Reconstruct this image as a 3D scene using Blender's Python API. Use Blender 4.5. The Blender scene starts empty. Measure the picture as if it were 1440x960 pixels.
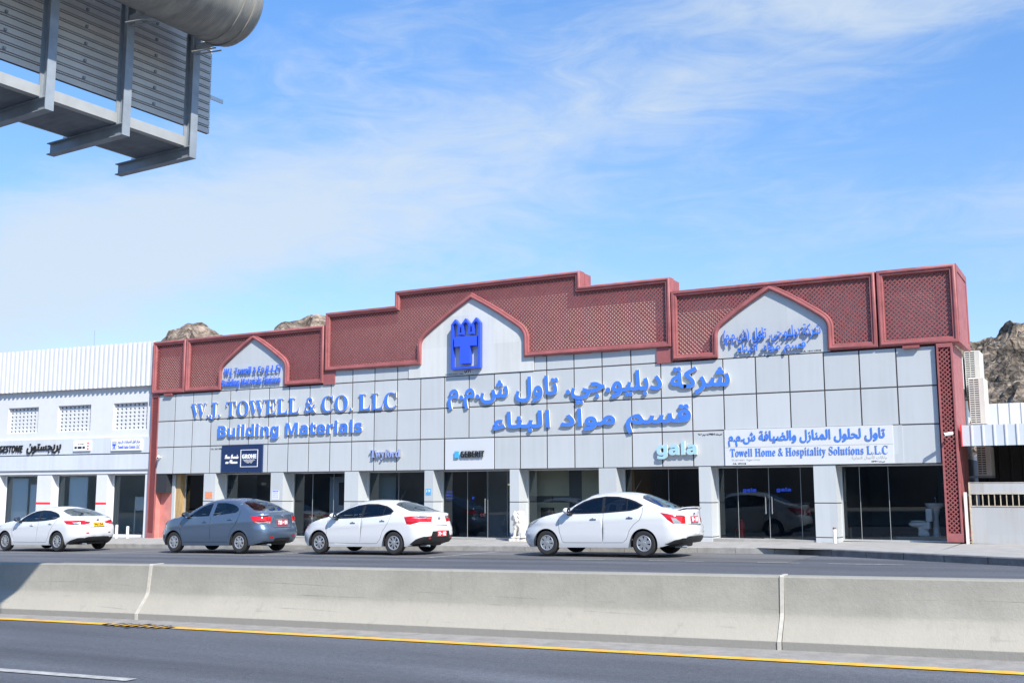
import bpy, bmesh, math, random
from mathutils import Vector, Matrix, noise
from mathutils.geometry import tessellate_polygon, delaunay_2d_cdt
random.seed(7)
R = math.radians
scene = bpy.context.scene
COL = scene.collection

# ------------------------------------------------------------------ camera
cam = bpy.data.cameras.new('camera'); cam_o = bpy.data.objects.new('camera', cam); COL.objects.link(cam_o)
YAW, PITCH, ROLL = .5130, .1394, -.0019
fwd = Vector((-math.sin(YAW)*math.cos(PITCH), math.cos(YAW)*math.cos(PITCH), math.sin(PITCH)))
rgt = Vector((math.cos(YAW), math.sin(YAW), 0)); up = rgt.cross(fwd)
r_ = math.cos(ROLL)*rgt + math.sin(ROLL)*up; u_ = -math.sin(ROLL)*rgt + math.cos(ROLL)*up
CAM = Vector((32.541, -29.615, 1.744))
cam_o.matrix_world = Matrix(((r_.x, u_.x, -fwd.x, CAM.x), (r_.y, u_.y, -fwd.y, CAM.y), (r_.z, u_.z, -fwd.z, CAM.z), (0, 0, 0, 1)))
cam.sensor_width = 36; cam.lens = 36*1508.1/1440; cam.clip_start = .1; cam.clip_end = 5000
scene.camera = cam_o

# ------------------------------------------------------------------ sun, sky, exposure
SUN = Vector((1.50, -1.0, 1.65)).normalized()
SUN_EL = math.asin(SUN.z); SUN_ROT = math.atan2(SUN.x, SUN.y)
sl = bpy.data.lights.new('sun', 'SUN'); sl.energy = 4.6; sl.angle = R(.5); sl.color = (1, .935, .84)
so = bpy.data.objects.new('sun', sl); COL.objects.link(so)
so.rotation_euler = (-SUN).to_track_quat('-Z', 'Y').to_euler(); so.location = (30, -40, 60)
scene.view_settings.view_transform = 'Standard'; scene.view_settings.look = 'None'
scene.view_settings.exposure = .68; scene.view_settings.gamma = 1
world = bpy.data.worlds.new('World'); scene.world = world; world.use_nodes = True
SKY_STRENGTH = .10
def build_sky():
    nt = world.node_tree; nt.nodes.clear(); N = nt.nodes.new; L = nt.links.new
    out = N('ShaderNodeOutputWorld'); bg = N('ShaderNodeBackground'); bg.inputs[1].default_value = SKY_STRENGTH
    sky = N('ShaderNodeTexSky'); sky.sky_type = 'NISHITA'; sky.sun_disc = False
    sky.sun_elevation = SUN_EL; sky.sun_rotation = SUN_ROT; sky.altitude = 0; sky.air_density = 1.0; sky.dust_density = .35; sky.ozone_density = 2.2
    tc = N('ShaderNodeTexCoord')
    def math_(op, a, b=None, clamp=False):
        m = N('ShaderNodeMath'); m.operation = op; m.use_clamp = clamp
        for i, v in enumerate((a, b)):
            if v is None: continue
            if isinstance(v, (int, float)): m.inputs[i].default_value = v
            else: L(v, m.inputs[i])
        return m.outputs[0]
    def dotn(vec):
        v = N('ShaderNodeVectorMath'); v.operation = 'DOT_PRODUCT'; L(tc.outputs['Generated'], v.inputs[0]); v.inputs[1].default_value = vec
        return v.outputs['Value']
    def pix(px, py): return ((px-720)/1508.1*r_ - (py-480)/1508.1*u_ + fwd).normalized()
    def band(p, q, sig):
        n = pix(*p).cross(pix(*q)).normalized(); t = math_('DIVIDE', dotn(n), sig); t = math_('MULTIPLY', t, t)
        return math_('POWER', 2.718, math_('MULTIPLY', t, -1))
    def noise_(scale, detail, stretch, rough=.55, dist=0):
        # cirrus drawn out along the wind direction
        mp = N('ShaderNodeMapping'); L(tc.outputs['Generated'], mp.inputs[0]); mp.inputs['Rotation'].default_value = (0, R(32), R(-25)); mp.inputs['Scale'].default_value = stretch
        n = N('ShaderNodeTexNoise'); L(mp.outputs[0], n.inputs['Vector']); n.inputs['Scale'].default_value = scale
        n.inputs['Detail'].default_value = detail; n.inputs['Roughness'].default_value = rough; n.inputs['Distortion'].default_value = dist
        return n.outputs['Fac']
    n1 = noise_(3.4, 8, (1, 1.4, 2.6), .56, .8); n2 = noise_(11, 9, (.8, 1.3, 3.2), .64, 1.4)
    b1 = band((330, 330), (1330, -25), .070); b2 = band((720, 310), (1440, 285), .045); b3 = band((130, 330), (470, 90), .075)
    cov = math_('ADD', math_('MULTIPLY', b1, .66), math_('MULTIPLY', b2, .36)); cov = math_('ADD', cov, math_('MULTIPLY', b3, .22))
    shape = math_('ADD', math_('MULTIPLY', math_('SUBTRACT', n1, .5), 1.9), math_('MULTIPLY', math_('SUBTRACT', n2, .5), 1.15))
    c = math_('SUBTRACT', math_('ADD', cov, math_('MULTIPLY', shape, .62)), .03)
    mr = N('ShaderNodeMapRange'); mr.interpolation_type = 'SMOOTHSTEP'; L(c, mr.inputs[0]); mr.inputs[1].default_value = .02; mr.inputs[2].default_value = .95; mr.inputs[3].default_value = 0; mr.inputs[4].default_value = .86
    # pale veil low down
    sep = N('ShaderNodeSeparateXYZ'); L(tc.outputs['Generated'], sep.inputs[0])
    lo = N('ShaderNodeMapRange'); L(sep.outputs[2], lo.inputs[0]); lo.inputs[1].default_value = .02; lo.inputs[2].default_value = .36; lo.inputs[3].default_value = .16; lo.inputs[4].default_value = 0
    cf = math_('SUBTRACT', 1, math_('MULTIPLY', math_('SUBTRACT', 1, mr.outputs[0]), math_('SUBTRACT', 1, lo.outputs[0])))
    mx = N('ShaderNodeMix'); mx.data_type = 'RGBA'; L(cf, mx.inputs[0]); 
    tint = N('ShaderNodeMix'); tint.data_type = 'RGBA'; tint.blend_type = 'MULTIPLY'; tint.inputs[0].default_value = 1; L(sky.outputs[0], tint.inputs[6]); 
    hz = N('ShaderNodeMapRange'); L(sep.outputs[2], hz.inputs[0]); hz.inputs[1].default_value = .10; hz.inputs[2].default_value = .46; tm = N('ShaderNodeMix'); tm.data_type = 'RGBA'; L(hz.outputs[0], tm.inputs[0])
    tm.inputs[6].default_value = (.86, .97, 1.12, 1); tm.inputs[7].default_value = (.88, 1.27, 1.62, 1); L(tm.outputs[2], tint.inputs[7])
    L(tint.outputs[2], mx.inputs[6]); mx.inputs[7].default_value = (4.3, 4.95, 5.6, 1)
    L(mx.outputs[2], bg.inputs[0]); L(bg.outputs[0], out.inputs[0])
build_sky()

# ------------------------------------------------------------------ materials
MATS = {}
def mat(name, col, rough=.6, metal=0, var=.0, scale=4, bump=0, bscale=None, spec=.5, col2=None, coat=0, emit=None, detail=5, stretch=None):
    if name in MATS: return MATS[name]
    m = bpy.data.materials.new(name); m.use_nodes = True; nt = m.node_tree; b = nt.nodes['Principled BSDF']
    N = nt.nodes.new; L = nt.links.new
    c = tuple(col)+(1,)
    b.inputs['Base Color'].default_value = c; b.inputs['Roughness'].default_value = rough; b.inputs['Metallic'].default_value = metal
    b.inputs['Specular IOR Level'].default_value = spec; b.inputs['Coat Weight'].default_value = coat; b.inputs['Coat Roughness'].default_value = .03
    if var or col2 or bump:
        tc = N('ShaderNodeTexCoord'); mp = N('ShaderNodeMapping'); L(tc.outputs['Object'], mp.inputs[0])
        if stretch: mp.inputs['Scale'].default_value = stretch
    if var or col2:
        n = N('ShaderNodeTexNoise'); n.inputs['Scale'].default_value = scale; n.inputs['Detail'].default_value = detail; n.inputs['Roughness'].default_value = .62; L(mp.outputs[0], n.inputs['Vector'])
        rp = N('ShaderNodeValToRGB'); L(n.outputs['Fac'], rp.inputs[0])
        k = var if var else 0
        a = tuple(max(0, x*(1-k)) for x in col); d = tuple(min(1, x*(1+k)) for x in (col2 or col))
        rp.color_ramp.elements[0].position = .3; rp.color_ramp.elements[1].position = .7
        rp.color_ramp.elements[0].color = a+(1,); rp.color_ramp.elements[1].color = d+(1,)
        L(rp.outputs[0], b.inputs['Base Color'])
    if bump:
        n2 = N('ShaderNodeTexNoise'); n2.inputs['Scale'].default_value = bscale or scale*6; n2.inputs['Detail'].default_value = 6; L(mp.outputs[0], n2.inputs['Vector'])
        bp = N('ShaderNodeBump'); bp.inputs['Strength'].default_value = bump; bp.inputs['Distance'].default_value = .02; L(n2.outputs['Fac'], bp.inputs['Height']); L(bp.outputs[0], b.inputs['Normal'])
    if emit: b.inputs['Emission Color'].default_value = tuple(emit)+(1,); b.inputs['Emission Strength'].default_value = 1
    MATS[name] = m; return m
def glass(name, tint, ior=1.5, boost=1.0):
    if name in MATS: return MATS[name]
    m = bpy.data.materials.new(name); m.use_nodes = True; nt = m.node_tree; nt.nodes.clear(); N = nt.nodes.new; L = nt.links.new
    o = N('ShaderNodeOutputMaterial'); t = N('ShaderNodeBsdfTransparent'); t.inputs[0].default_value = tuple(tint)+(1,)
    g = N('ShaderNodeBsdfGlossy'); g.inputs['Roughness'].default_value = .0; g.inputs['Color'].default_value = (.8, .92, 1, 1)
    f = N('ShaderNodeFresnel'); f.inputs[0].default_value = ior
    k = N('ShaderNodeMath'); k.operation = 'MULTIPLY'; k.use_clamp = True; L(f.outputs[0], k.inputs[0]); k.inputs[1].default_value = boost     # two faces of the pane
    mx = N('ShaderNodeMixShader'); L(k.outputs[0], mx.inputs[0]); L(t.outputs[0], mx.inputs[1]); L(g.outputs[0], mx.inputs[2]); L(mx.outputs[0], o.inputs[0])
    MATS[name] = m; return m
def road_mat(name, col, speck, lane=None):
    m = bpy.data.materials.new(name); m.use_nodes = True; nt = m.node_tree; b = nt.nodes['Principled BSDF']; N = nt.nodes.new; L = nt.links.new
    tc = N('ShaderNodeTexCoord')
    n1 = N('ShaderNodeTexNoise'); n1.inputs['Scale'].default_value = 90; n1.inputs['Detail'].default_value = 4; L(tc.outputs['Object'], n1.inputs['Vector'])
    mp = N('ShaderNodeMapping'); mp.inputs['Scale'].default_value = (.25, 1.6, 1); L(tc.outputs['Object'], mp.inputs[0])
    n2 = N('ShaderNodeTexNoise'); n2.inputs['Scale'].default_value = 1.1; n2.inputs['Detail'].default_value = 6; L(mp.outputs[0], n2.inputs['Vector'])
    v = N('ShaderNodeTexVoronoi'); v.inputs['Scale'].default_value = 55; L(tc.outputs['Object'], v.inputs['Vector'])
    r1 = N('ShaderNodeValToRGB'); L(n1.outputs['Fac'], r1.inputs[0]); r1.color_ramp.elements[0].position = .35; r1.color_ramp.elements[1].position = .72
    r1.color_ramp.elements[0].color = tuple(c*.72 for c in col)+(1,); r1.color_ramp.elements[1].color = tuple(c*1.3 for c in col)+(1,)
    r2 = N('ShaderNodeMapRange'); L(n2.outputs['Fac'], r2.inputs[0]); r2.inputs[1].default_value = .3; r2.inputs[2].default_value = .7; r2.inputs[3].default_value = .82; r2.inputs[4].default_value = 1.2
    mx = N('ShaderNodeMix'); mx.data_type = 'RGBA'; mx.blend_type = 'MULTIPLY'; mx.inputs[0].default_value = 1; L(r1.outputs[0], mx.inputs[6]); L(r2.outputs[0], mx.inputs[7])
    sp = N('ShaderNodeMapRange'); L(v.outputs['Distance'], sp.inputs[0]); sp.inputs[1].default_value = .16; sp.inputs[2].default_value = .08; sp.inputs[3].default_value = 0; sp.inputs[4].default_value = speck
    n3 = N('ShaderNodeTexNoise'); n3.inputs['Scale'].default_value = 22; n3.inputs['Detail'].default_value = 5; n3.inputs['Roughness'].default_value = .7; L(tc.outputs['Object'], n3.inputs['Vector'])
    r3 = N('ShaderNodeMapRange'); L(n3.outputs['Fac'], r3.inputs[0]); r3.inputs[1].default_value = .3; r3.inputs[2].default_value = .7; r3.inputs[3].default_value = .80; r3.inputs[4].default_value = 1.2
    mp4 = N('ShaderNodeMapping'); mp4.inputs['Scale'].default_value = (.03, 1.0, 1); mp4.inputs['Rotation'].default_value = (0, 0, -.055); L(tc.outputs['Object'], mp4.inputs[0])
    n4 = N('ShaderNodeTexNoise'); n4.inputs['Scale'].default_value = .9; n4.inputs['Detail'].default_value = 2; L(mp4.outputs[0], n4.inputs['Vector'])
    r4 = N('ShaderNodeMapRange'); L(n4.outputs['Fac'], r4.inputs[0]); r4.inputs[1].default_value = .35; r4.inputs[2].default_value = .65; r4.inputs[3].default_value = .80; r4.inputs[4].default_value = 1.18
    k4 = N('ShaderNodeMath'); k4.operation = 'MULTIPLY'; L(r3.outputs[0], k4.inputs[0]); L(r4.outputs[0], k4.inputs[1])
    mx4 = N('ShaderNodeMix'); mx4.data_type = 'RGBA'; mx4.blend_type = 'MULTIPLY'; mx4.inputs[0].default_value = 1; L(mx.outputs[2], mx4.inputs[6]); L(k4.outputs[0], mx4.inputs[7])
    m2 = N('ShaderNodeMix'); m2.data_type = 'RGBA'; L(sp.outputs[0], m2.inputs[0]); L(mx4.outputs[2], m2.inputs[6]); m2.inputs[7].default_value = (.3, .3, .29, 1)
    L(m2.outputs[2], b.inputs['Base Color']); b.inputs['Roughness'].default_value = .78; b.inputs['Specular IOR Level'].default_value = .35
    bp = N('ShaderNodeBump'); bp.inputs['Strength'].default_value = .5; bp.inputs['Distance'].default_value = .008; L(n1.outputs['Fac'], bp.inputs['Height']); L(bp.outputs[0], b.inputs['Normal'])
    return m
def barrier_mat():
    m = bpy.data.materials.new('barrier_concrete'); m.use_nodes = True; nt = m.node_tree; b = nt.nodes['Principled BSDF']; N = nt.nodes.new; L = nt.links.new
    tc = N('ShaderNodeTexCoord'); sep = N('ShaderNodeSeparateXYZ'); L(tc.outputs['Object'], sep.inputs[0])
    def nz(scale, det, st=(1, 1, 1)):
        mp = N('ShaderNodeMapping'); mp.inputs['Scale'].default_value = st; L(tc.outputs['Object'], mp.inputs[0])
        n = N('ShaderNodeTexNoise'); n.inputs['Scale'].default_value = scale; n.inputs['Detail'].default_value = det; n.inputs['Roughness'].default_value = .65; L(mp.outputs[0], n.inputs['Vector']); return n.outputs['Fac']
    def ma(op, a, c, cl=False):
        q = N('ShaderNodeMath'); q.operation = op; q.use_clamp = cl
        for i, v in enumerate((a, c)):
            if isinstance(v, (int, float)): q.inputs[i].default_value = v
            else: L(v, q.inputs[i])
        return q.outputs[0]
    big = nz(1.6, 6, (1, 1, 1.6)); fine = nz(28, 5)
    rp = N('ShaderNodeValToRGB'); L(ma('ADD', ma('MULTIPLY', big, .75), ma('MULTIPLY', fine, .25)), rp.inputs[0])
    e = rp.color_ramp.elements; e[0].position = .25; e[0].color = (.225, .220, .19, 1); e[1].position = .75; e[1].color = (.33, .32, .28, 1)
    # buff lower slope, paler below the slope break
    st = ma('MULTIPLY', ma('SUBTRACT', .36, sep.outputs[2]), 7, True)
    buff = N('ShaderNodeMix'); buff.data_type = 'RGBA'; L(ma('MULTIPLY', st, .55), buff.inputs[0]); L(rp.outputs[0], buff.inputs[6]); buff.inputs[7].default_value = (.375, .35, .295, 1)
    # grey toe
    toe = ma('MULTIPLY', ma('SUBTRACT', .085, sep.outputs[2]), 60, True)
    tm = N('ShaderNodeMix'); tm.data_type = 'RGBA'; L(ma('MULTIPLY', toe, .8), tm.inputs[0]); L(buff.outputs[2], tm.inputs[6]); tm.inputs[7].default_value = (.22, .215, .2, 1)
    # tyre scuffs: thin dark lines that wander along the slope
    last = tm.outputs[2]
    for hh, am, seed, th, ln in ((.27, .55, 3.1, .010, .48), (.20, .6, 9.7, .008, .5), (.33, .5, 15.2, .006, .45), (.16, .4, 21.4, .014, .55)):
        mp = N('ShaderNodeMapping'); mp.inputs['Scale'].default_value = (.16, 0, 0); mp.inputs['Location'].default_value = (seed, seed, 0); L(tc.outputs['Object'], mp.inputs[0])
        n = N('ShaderNodeTexNoise'); n.inputs['Scale'].default_value = 1; n.inputs['Detail'].default_value = 1; L(mp.outputs[0], n.inputs['Vector'])
        c = ma('ADD', ma('MULTIPLY', ma('SUBTRACT', n.outputs['Fac'], .5), am), hh)
        d = ma('ABSOLUTE', ma('SUBTRACT', sep.outputs[2], c), 0)
        k = ma('SUBTRACT', 1, ma('DIVIDE', d, th), True)
        gate = ma('MULTIPLY', ma('SUBTRACT', nz(.55+.1*seed/10, 4, (1, 0, 0)), ln+.03), 8, True)
        mm = N('ShaderNodeMix'); mm.data_type = 'RGBA'; L(ma('MULTIPLY', ma('MULTIPLY', k, gate), .45), mm.inputs[0]); L(last, mm.inputs[6]); mm.inputs[7].default_value = (.06, .06, .06, 1); last = mm.outputs[2]
    # drips
    dr = ma('MULTIPLY', ma('SUBTRACT', nz(7, 3, (1, 1, .06)), .6), 4, True)
    mm = N('ShaderNodeMix'); mm.data_type = 'RGBA'; L(ma('MULTIPLY', dr, .5), mm.inputs[0]); L(last, mm.inputs[6]); mm.inputs[7].default_value = (.17, .165, .15, 1)
    L(mm.outputs[2], b.inputs['Base Color']); b.inputs['Roughness'].default_value = .88
    bp = N('ShaderNodeBump'); bp.inputs['Strength'].default_value = .38; bp.inputs['Distance'].default_value = .012; L(ma('ADD', nz(14, 6), ma('MULTIPLY', nz(60, 3), .5)), bp.inputs['Height']); L(bp.outputs[0], b.inputs['Normal'])
    return m
def streak_mat(name, col, dirt, amt, rough=.45, spec=.5, metal=0, off=(14.3, 5, -2.25)):
    """painted / clad sheet with faint vertical rain streaks and blotches"""
    if name in MATS: return MATS[name]
    m = bpy.data.materials.new(name); m.use_nodes = True; nt = m.node_tree; b = nt.nodes['Principled BSDF']; N = nt.nodes.new; L = nt.links.new
    tc = N('ShaderNodeTexCoord'); mp = N('ShaderNodeMapping'); mp.inputs['Scale'].default_value = (3.2, 3.2, .18); L(tc.outputs['Object'], mp.inputs[0])
    n = N('ShaderNodeTexNoise'); n.inputs['Scale'].default_value = 2.2; n.inputs['Detail'].default_value = 5; L(mp.outputs[0], n.inputs['Vector'])
    n2 = N('ShaderNodeTexNoise'); n2.inputs['Scale'].default_value = .9; n2.inputs['Detail'].default_value = 6; L(tc.outputs['Object'], n2.inputs['Vector'])
    mu = N('ShaderNodeMath'); mu.operation = 'MULTIPLY'; L(n.outputs['Fac'], mu.inputs[0]); L(n2.outputs['Fac'], mu.inputs[1])
    mr = N('ShaderNodeMapRange'); L(mu.outputs[0], mr.inputs[0]); mr.inputs[1].default_value = .2; mr.inputs[2].default_value = .42; mr.inputs[3].default_value = 0; mr.inputs[4].default_value = amt
    mx = N('ShaderNodeMix'); mx.data_type = 'RGBA'; L(mr.outputs[0], mx.inputs[0]); mx.inputs[6].default_value = tuple(col)+(1,); mx.inputs[7].default_value = tuple(dirt)+(1,)
    # every sheet is a slightly different tone
    sn = N('ShaderNodeVectorMath'); sn.operation = 'SNAP'; of = N('ShaderNodeVectorMath'); L(tc.outputs['Object'], of.inputs[0]); of.inputs[1].default_value = off; L(of.outputs[0], sn.inputs[0]); sn.inputs[1].default_value = (.95, 50, 1.01)
    wn = N('ShaderNodeTexWhiteNoise'); L(sn.outputs[0], wn.inputs['Vector']); tr = N('ShaderNodeMapRange'); L(wn.outputs['Value'], tr.inputs[0]); tr.inputs[3].default_value = .94; tr.inputs[4].default_value = 1.05
    mt = N('ShaderNodeMix'); mt.data_type = 'RGBA'; mt.blend_type = 'MULTIPLY'; mt.inputs[0].default_value = 1; L(mx.outputs[2], mt.inputs[6]); L(tr.outputs[0], mt.inputs[7])
    L(mt.outputs[2], b.inputs['Base Color']); b.inputs['Roughness'].default_value = rough; b.inputs['Specular IOR Level'].default_value = spec; b.inputs['Metallic'].default_value = metal
    MATS[name] = m; return m

M_PANEL = streak_mat('aluminium_panel', (.495, .525, .54), (.43, .455, .47), .45, .42)
M_JOINT = mat('panel_joint', (.05, .045, .05), .8)
M_INFILL = streak_mat('arch_infill', (.60, .615, .60), (.47, .47, .45), .5, .7)
M_RED = mat('red_moulding', (.31, .10, .10), .55, var=.2, scale=3, bump=.05)
M_LATT = mat('red_lattice', (.27, .075, .075), .6, var=.15, scale=5)
M_BACK = mat('lattice_backing', (.80, .72, .63), .8, var=.1, scale=2)
M_SALMON = mat('salmon_wall', (.55, .22, .19), .75, var=.15, scale=3)
M_WHITE = mat('white_plaster', (.60, .615, .635), .8, var=.04, scale=2, bump=.08, bscale=60)
M_BAND = streak_mat('grey_fascia', (.56, .60, .65), (.46, .48, .5), .5, .5)
M_CORR = mat('white_corrugated_sheet', (.58, .60, .61), .45, var=.03, scale=2)
M_BLUE = mat('sign_blue', (.060, .20, .72), .35, var=.06, scale=6)
M_BLUE2 = mat('sign_deep_blue', (.032, .09, .62), .35)
M_CREAM = mat('sign_return', (.75, .70, .58), .5)
M_STEEL = mat('brushed_steel', (.55, .56, .56), .35, .9)
M_ALU = mat('aluminium_frame', (.62, .63, .62), .4, .6)
M_DARK = mat('dark_interior', (.025, .028, .035), .7)
M_BLACK = mat('black_rubber', (.012, .012, .013), .6)
M_GLASS = glass('shop_glass', (.72, .80, .84), 1.5, 1.5)
M_GLASSL = glass('clear_glass', (.86, .91, .92), 1.5, 1.2)
M_CARGLASS = glass('car_glass', (.74, .79, .79), 1.55, 1.3)
M_CARTINT = glass('tinted_car_glass', (.13, .14, .155), 1.55, 1.3)
M_ASPH = road_mat('asphalt', (.096, .104, .119), .35)
M_BAY = road_mat('bay_asphalt', (.13, .132, .136), .3)
M_GUT = mat('gutter_concrete', (.26, .25, .235), .9, var=.2, scale=5, bump=.3)
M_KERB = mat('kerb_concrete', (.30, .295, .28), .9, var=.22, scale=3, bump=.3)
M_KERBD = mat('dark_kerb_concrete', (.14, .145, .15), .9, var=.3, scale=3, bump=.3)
M_PAVE = mat('pavement_tiles', (.33, .32, .30), .85, var=.14, scale=2.5, bump=.2)
M_SAND = mat('dusty_ground', (.34, .29, .235), .95, var=.2, scale=.3, bump=.3)
M_YEL = mat('yellow_paint', (.74, .40, .03), .75, var=.22, scale=9, detail=8)
M_PAINTW = mat('worn_white_paint', (.36, .36, .35), .8, var=.35, scale=12)
M_BARR = barrier_mat()
M_SEAL = mat('joint_sealant', (.44, .42, .37), .8, var=.15, scale=10)
M_GALV = mat('galvanised_steel', (.27, .31, .35), .55, .2, var=.18, scale=4)
M_SLAT = mat('aluminium_slat', (.56, .55, .52), .55, .1, var=.1, scale=3)
def tube_mat():
    m = bpy.data.materials.new('zinc_tube'); m.use_nodes = True; nt = m.node_tree; b = nt.nodes['Principled BSDF']; N = nt.nodes.new; L = nt.links.new
    tc = N('ShaderNodeTexCoord'); w = N('ShaderNodeTexWave'); w.bands_direction = 'Y'; w.inputs['Scale'].default_value = 16; w.inputs['Distortion'].default_value = 1.2; w.inputs['Detail'].default_value = 3; w.inputs['Detail Scale'].default_value = 2; L(tc.outputs['Object'], w.inputs['Vector'])
    mp = N('ShaderNodeMapping'); mp.inputs['Scale'].default_value = (1.2, 3.5, .7); L(tc.outputs['Object'], mp.inputs[0])
    n = N('ShaderNodeTexNoise'); n.inputs['Scale'].default_value = 2.2; n.inputs['Detail'].default_value = 8; n.inputs['Roughness'].default_value = .68; L(mp.outputs[0], n.inputs['Vector'])
    rp = N('ShaderNodeValToRGB'); L(n.outputs['Fac'], rp.inputs[0]); e = rp.color_ramp.elements; e[0].position = .33; e[0].color = (.20, .20, .19, 1); e[1].position = .68; e[1].color = (.40, .385, .34, 1)
    L(rp.outputs[0], b.inputs['Base Color']); b.inputs['Roughness'].default_value = .55; b.inputs['Metallic'].default_value = .2
    bp = N('ShaderNodeBump'); bp.inputs['Strength'].default_value = .16; bp.inputs['Distance'].default_value = .015; L(w.outputs['Fac'], bp.inputs['Height']); L(bp.outputs[0], b.inputs['Normal']); return m
M_TUBE = tube_mat()
M_RUST = streak_mat('grey_gate_sheet', (.42, .43, .43), (.36, .30, .24), .5, .6)
M_WPLAST = mat('white_plastic', (.78, .78, .76), .4)

# ------------------------------------------------------------------ mesh helpers
class MB:
    def __init__(s): s.v = []; s.f = []; s.m = []
    def add(s, vs, fs, mi=0):
        o = len(s.v); s.v += [tuple(v) for v in vs]; s.f += [tuple(i+o for i in f) for f in fs]; s.m += [mi]*len(fs); return s
    def box(s, x0, x1, y0, y1, z0, z1, mi=0):
        return s.obox(((x0+x1)/2, (y0+y1)/2, (z0+z1)/2), (abs(x1-x0)/2, 0, 0), (0, abs(y1-y0)/2, 0), (0, 0, abs(z1-z0)/2), mi)
    def obox(s, c, a, b, d, mi=0):
        c, a, b, d = map(Vector, (c, a, b, d))
        if a.cross(b).dot(d) < 0: a = -a
        vs = [c+i*a+j*b+k*d for k in (-1, 1) for j in (-1, 1) for i in (-1, 1)]
        return s.add(vs, [(0, 2, 3, 1), (4, 5, 7, 6), (0, 1, 5, 4), (2, 6, 7, 3), (0, 4, 6, 2), (1, 3, 7, 5)], mi)
    def rbox(s, x0, x1, y0, y1, z0, z1, r=.02, seg=2, mi=0, M=None):
        bm = bmesh.new(); bmesh.ops.create_cube(bm, size=1)
        for v in bm.verts: v.co = Vector(((x0+x1)/2+v.co.x*(x1-x0), (y0+y1)/2+v.co.y*(y1-y0), (z0+z1)/2+v.co.z*(z1-z0)))
        bmesh.ops.bevel(bm, geom=list(bm.edges), offset=r, segments=seg, affect='EDGES', profile=.5)
        bm.verts.index_update()
        vs = [(M @ v.co if M else v.co) for v in bm.verts]; fs = [[v.index for v in f.verts] for f in bm.faces]; bm.free()
        return s.add(vs, fs, mi)
    def tube(s, pts, r, n=8, mi=0, cap=True):
        pts = [Vector(p) for p in pts]; rings = []
        rs = r if isinstance(r, (list, tuple)) else [r]*len(pts)
        ref = None
        for i, p in enumerate(pts):
            t = (pts[min(i+1, len(pts)-1)]-pts[max(i-1, 0)]).normalized()
            if ref is None: ref = t.orthogonal().normalized()
            ref = (ref - t*ref.dot(t)).normalized(); b = t.cross(ref)
            rings.append([p+rs[i]*(math.cos(2*math.pi*k/n)*ref+math.sin(2*math.pi*k/n)*b) for k in range(n)])
        vs = [v for q in rings for v in q]; fs = []
        for i in range(len(pts)-1):
            for k in range(n): fs.append((i*n+k, i*n+(k+1) % n, (i+1)*n+(k+1) % n, (i+1)*n+k))
        if cap: fs.append(tuple(range(n-1, -1, -1))); fs.append(tuple((len(pts)-1)*n+k for k in range(n)))
        return s.add(vs, fs, mi)
    def lathe(s, prof, n=32, axis='Z', c=(0, 0, 0), mi=0, a0=0, a1=2*math.pi):
        full = abs(a1-a0-2*math.pi) < 1e-6; cnt = n if full else n+1; vs = []; fs = []; c = Vector(c)
        for k in range(cnt):
            a = a0+(a1-a0)*k/n
            for (r, h) in prof:
                x, y = r*math.cos(a), r*math.sin(a)
                vs.append(c+(Vector((x, y, h)) if axis == 'Z' else Vector((x, h, y)) if axis == 'Y' else Vector((h, x, y))))
        p = len(prof)
        for k in range(n):
            k2 = (k+1) % cnt
            for i in range(p-1): fs.append((k*p+i, k2*p+i, k2*p+i+1, k*p+i+1) if axis != 'Y' else (k*p+i, k*p+i+1, k2*p+i+1, k2*p+i))
        return s.add(vs, fs, mi)
    def prism(s, outer, holes, O, U, V, N, d0, d1, mi=0, back=False):
        """polygon in (u,v), CCW outer; front face at d1 along N, walls down to d0"""
        O, U, V, N = map(Vector, (O, U, V, N))
        loops = [outer]+list(holes); flat = [p for l in loops for p in l]
        tri = tessellate_polygon([[Vector((a, b, 0)) for a, b in l] for l in loops])
        P = lambda p, d: O+U*p[0]+V*p[1]+N*d
        fs = []
        for t in tri:
            A = [flat[i] for i in t]; ar = (A[1][0]-A[0][0])*(A[2][1]-A[0][1])-(A[2][0]-A[0][0])*(A[1][1]-A[0][1])
            if abs(ar) > 1e-12: fs.append(tuple(t) if ar > 0 else tuple(reversed(t)))
        s.add([P(p, d1) for p in flat], fs, mi)
        if back: s.add([P(p, d0) for p in flat], [tuple(reversed(f)) for f in fs], mi)
        for li, l in enumerate(loops):
            ar = sum(l[i-1][0]*l[i][1]-l[i][0]*l[i-1][1] for i in range(len(l)))
            if (ar > 0) != (li == 0): l = list(reversed(l))
            n = len(l)
            s.add([P(p, d0) for p in l]+[P(p, d1) for p in l], [(i, (i+1) % n, n+(i+1) % n, n+i) for i in range(n)], mi+(1 if s.sidemat else 0))
        return s
    sidemat = False
    def build(s, name, mats, parent=None, origin=None, local=False, smooth=None):
        me = bpy.data.meshes.new(name); o = bpy.data.objects.new(name, me); COL.objects.link(o)
        off = Vector((0, 0, 0))
        if parent is not None:
            o.parent = parent
            if not local:
                q = parent
                while q is not None: off += q.location; q = q.parent
        elif origin is not None: off = Vector(origin); o.location = off
        me.from_pydata([Vector(v)-off for v in s.v], [], s.f)
        ms = mats if isinstance(mats, (list, tuple)) else [mats]
        for m in ms: me.materials.append(m)
        if len(ms) > 1: me.polygons.foreach_set('material_index', [min(i, len(ms)-1) for i in s.m])
        if smooth is not None:
            me.polygons.foreach_set('use_smooth', [True]*len(me.polygons)); me.set_sharp_from_angle(angle=R(smooth))
        me.update(); return o
def tag(o, label=None, cat=None, group=None, kind=None):
    if label: o['label'] = label
    if cat: o['category'] = cat
    if group: o['group'] = group
    if kind: o['kind'] = kind
    return o
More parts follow.
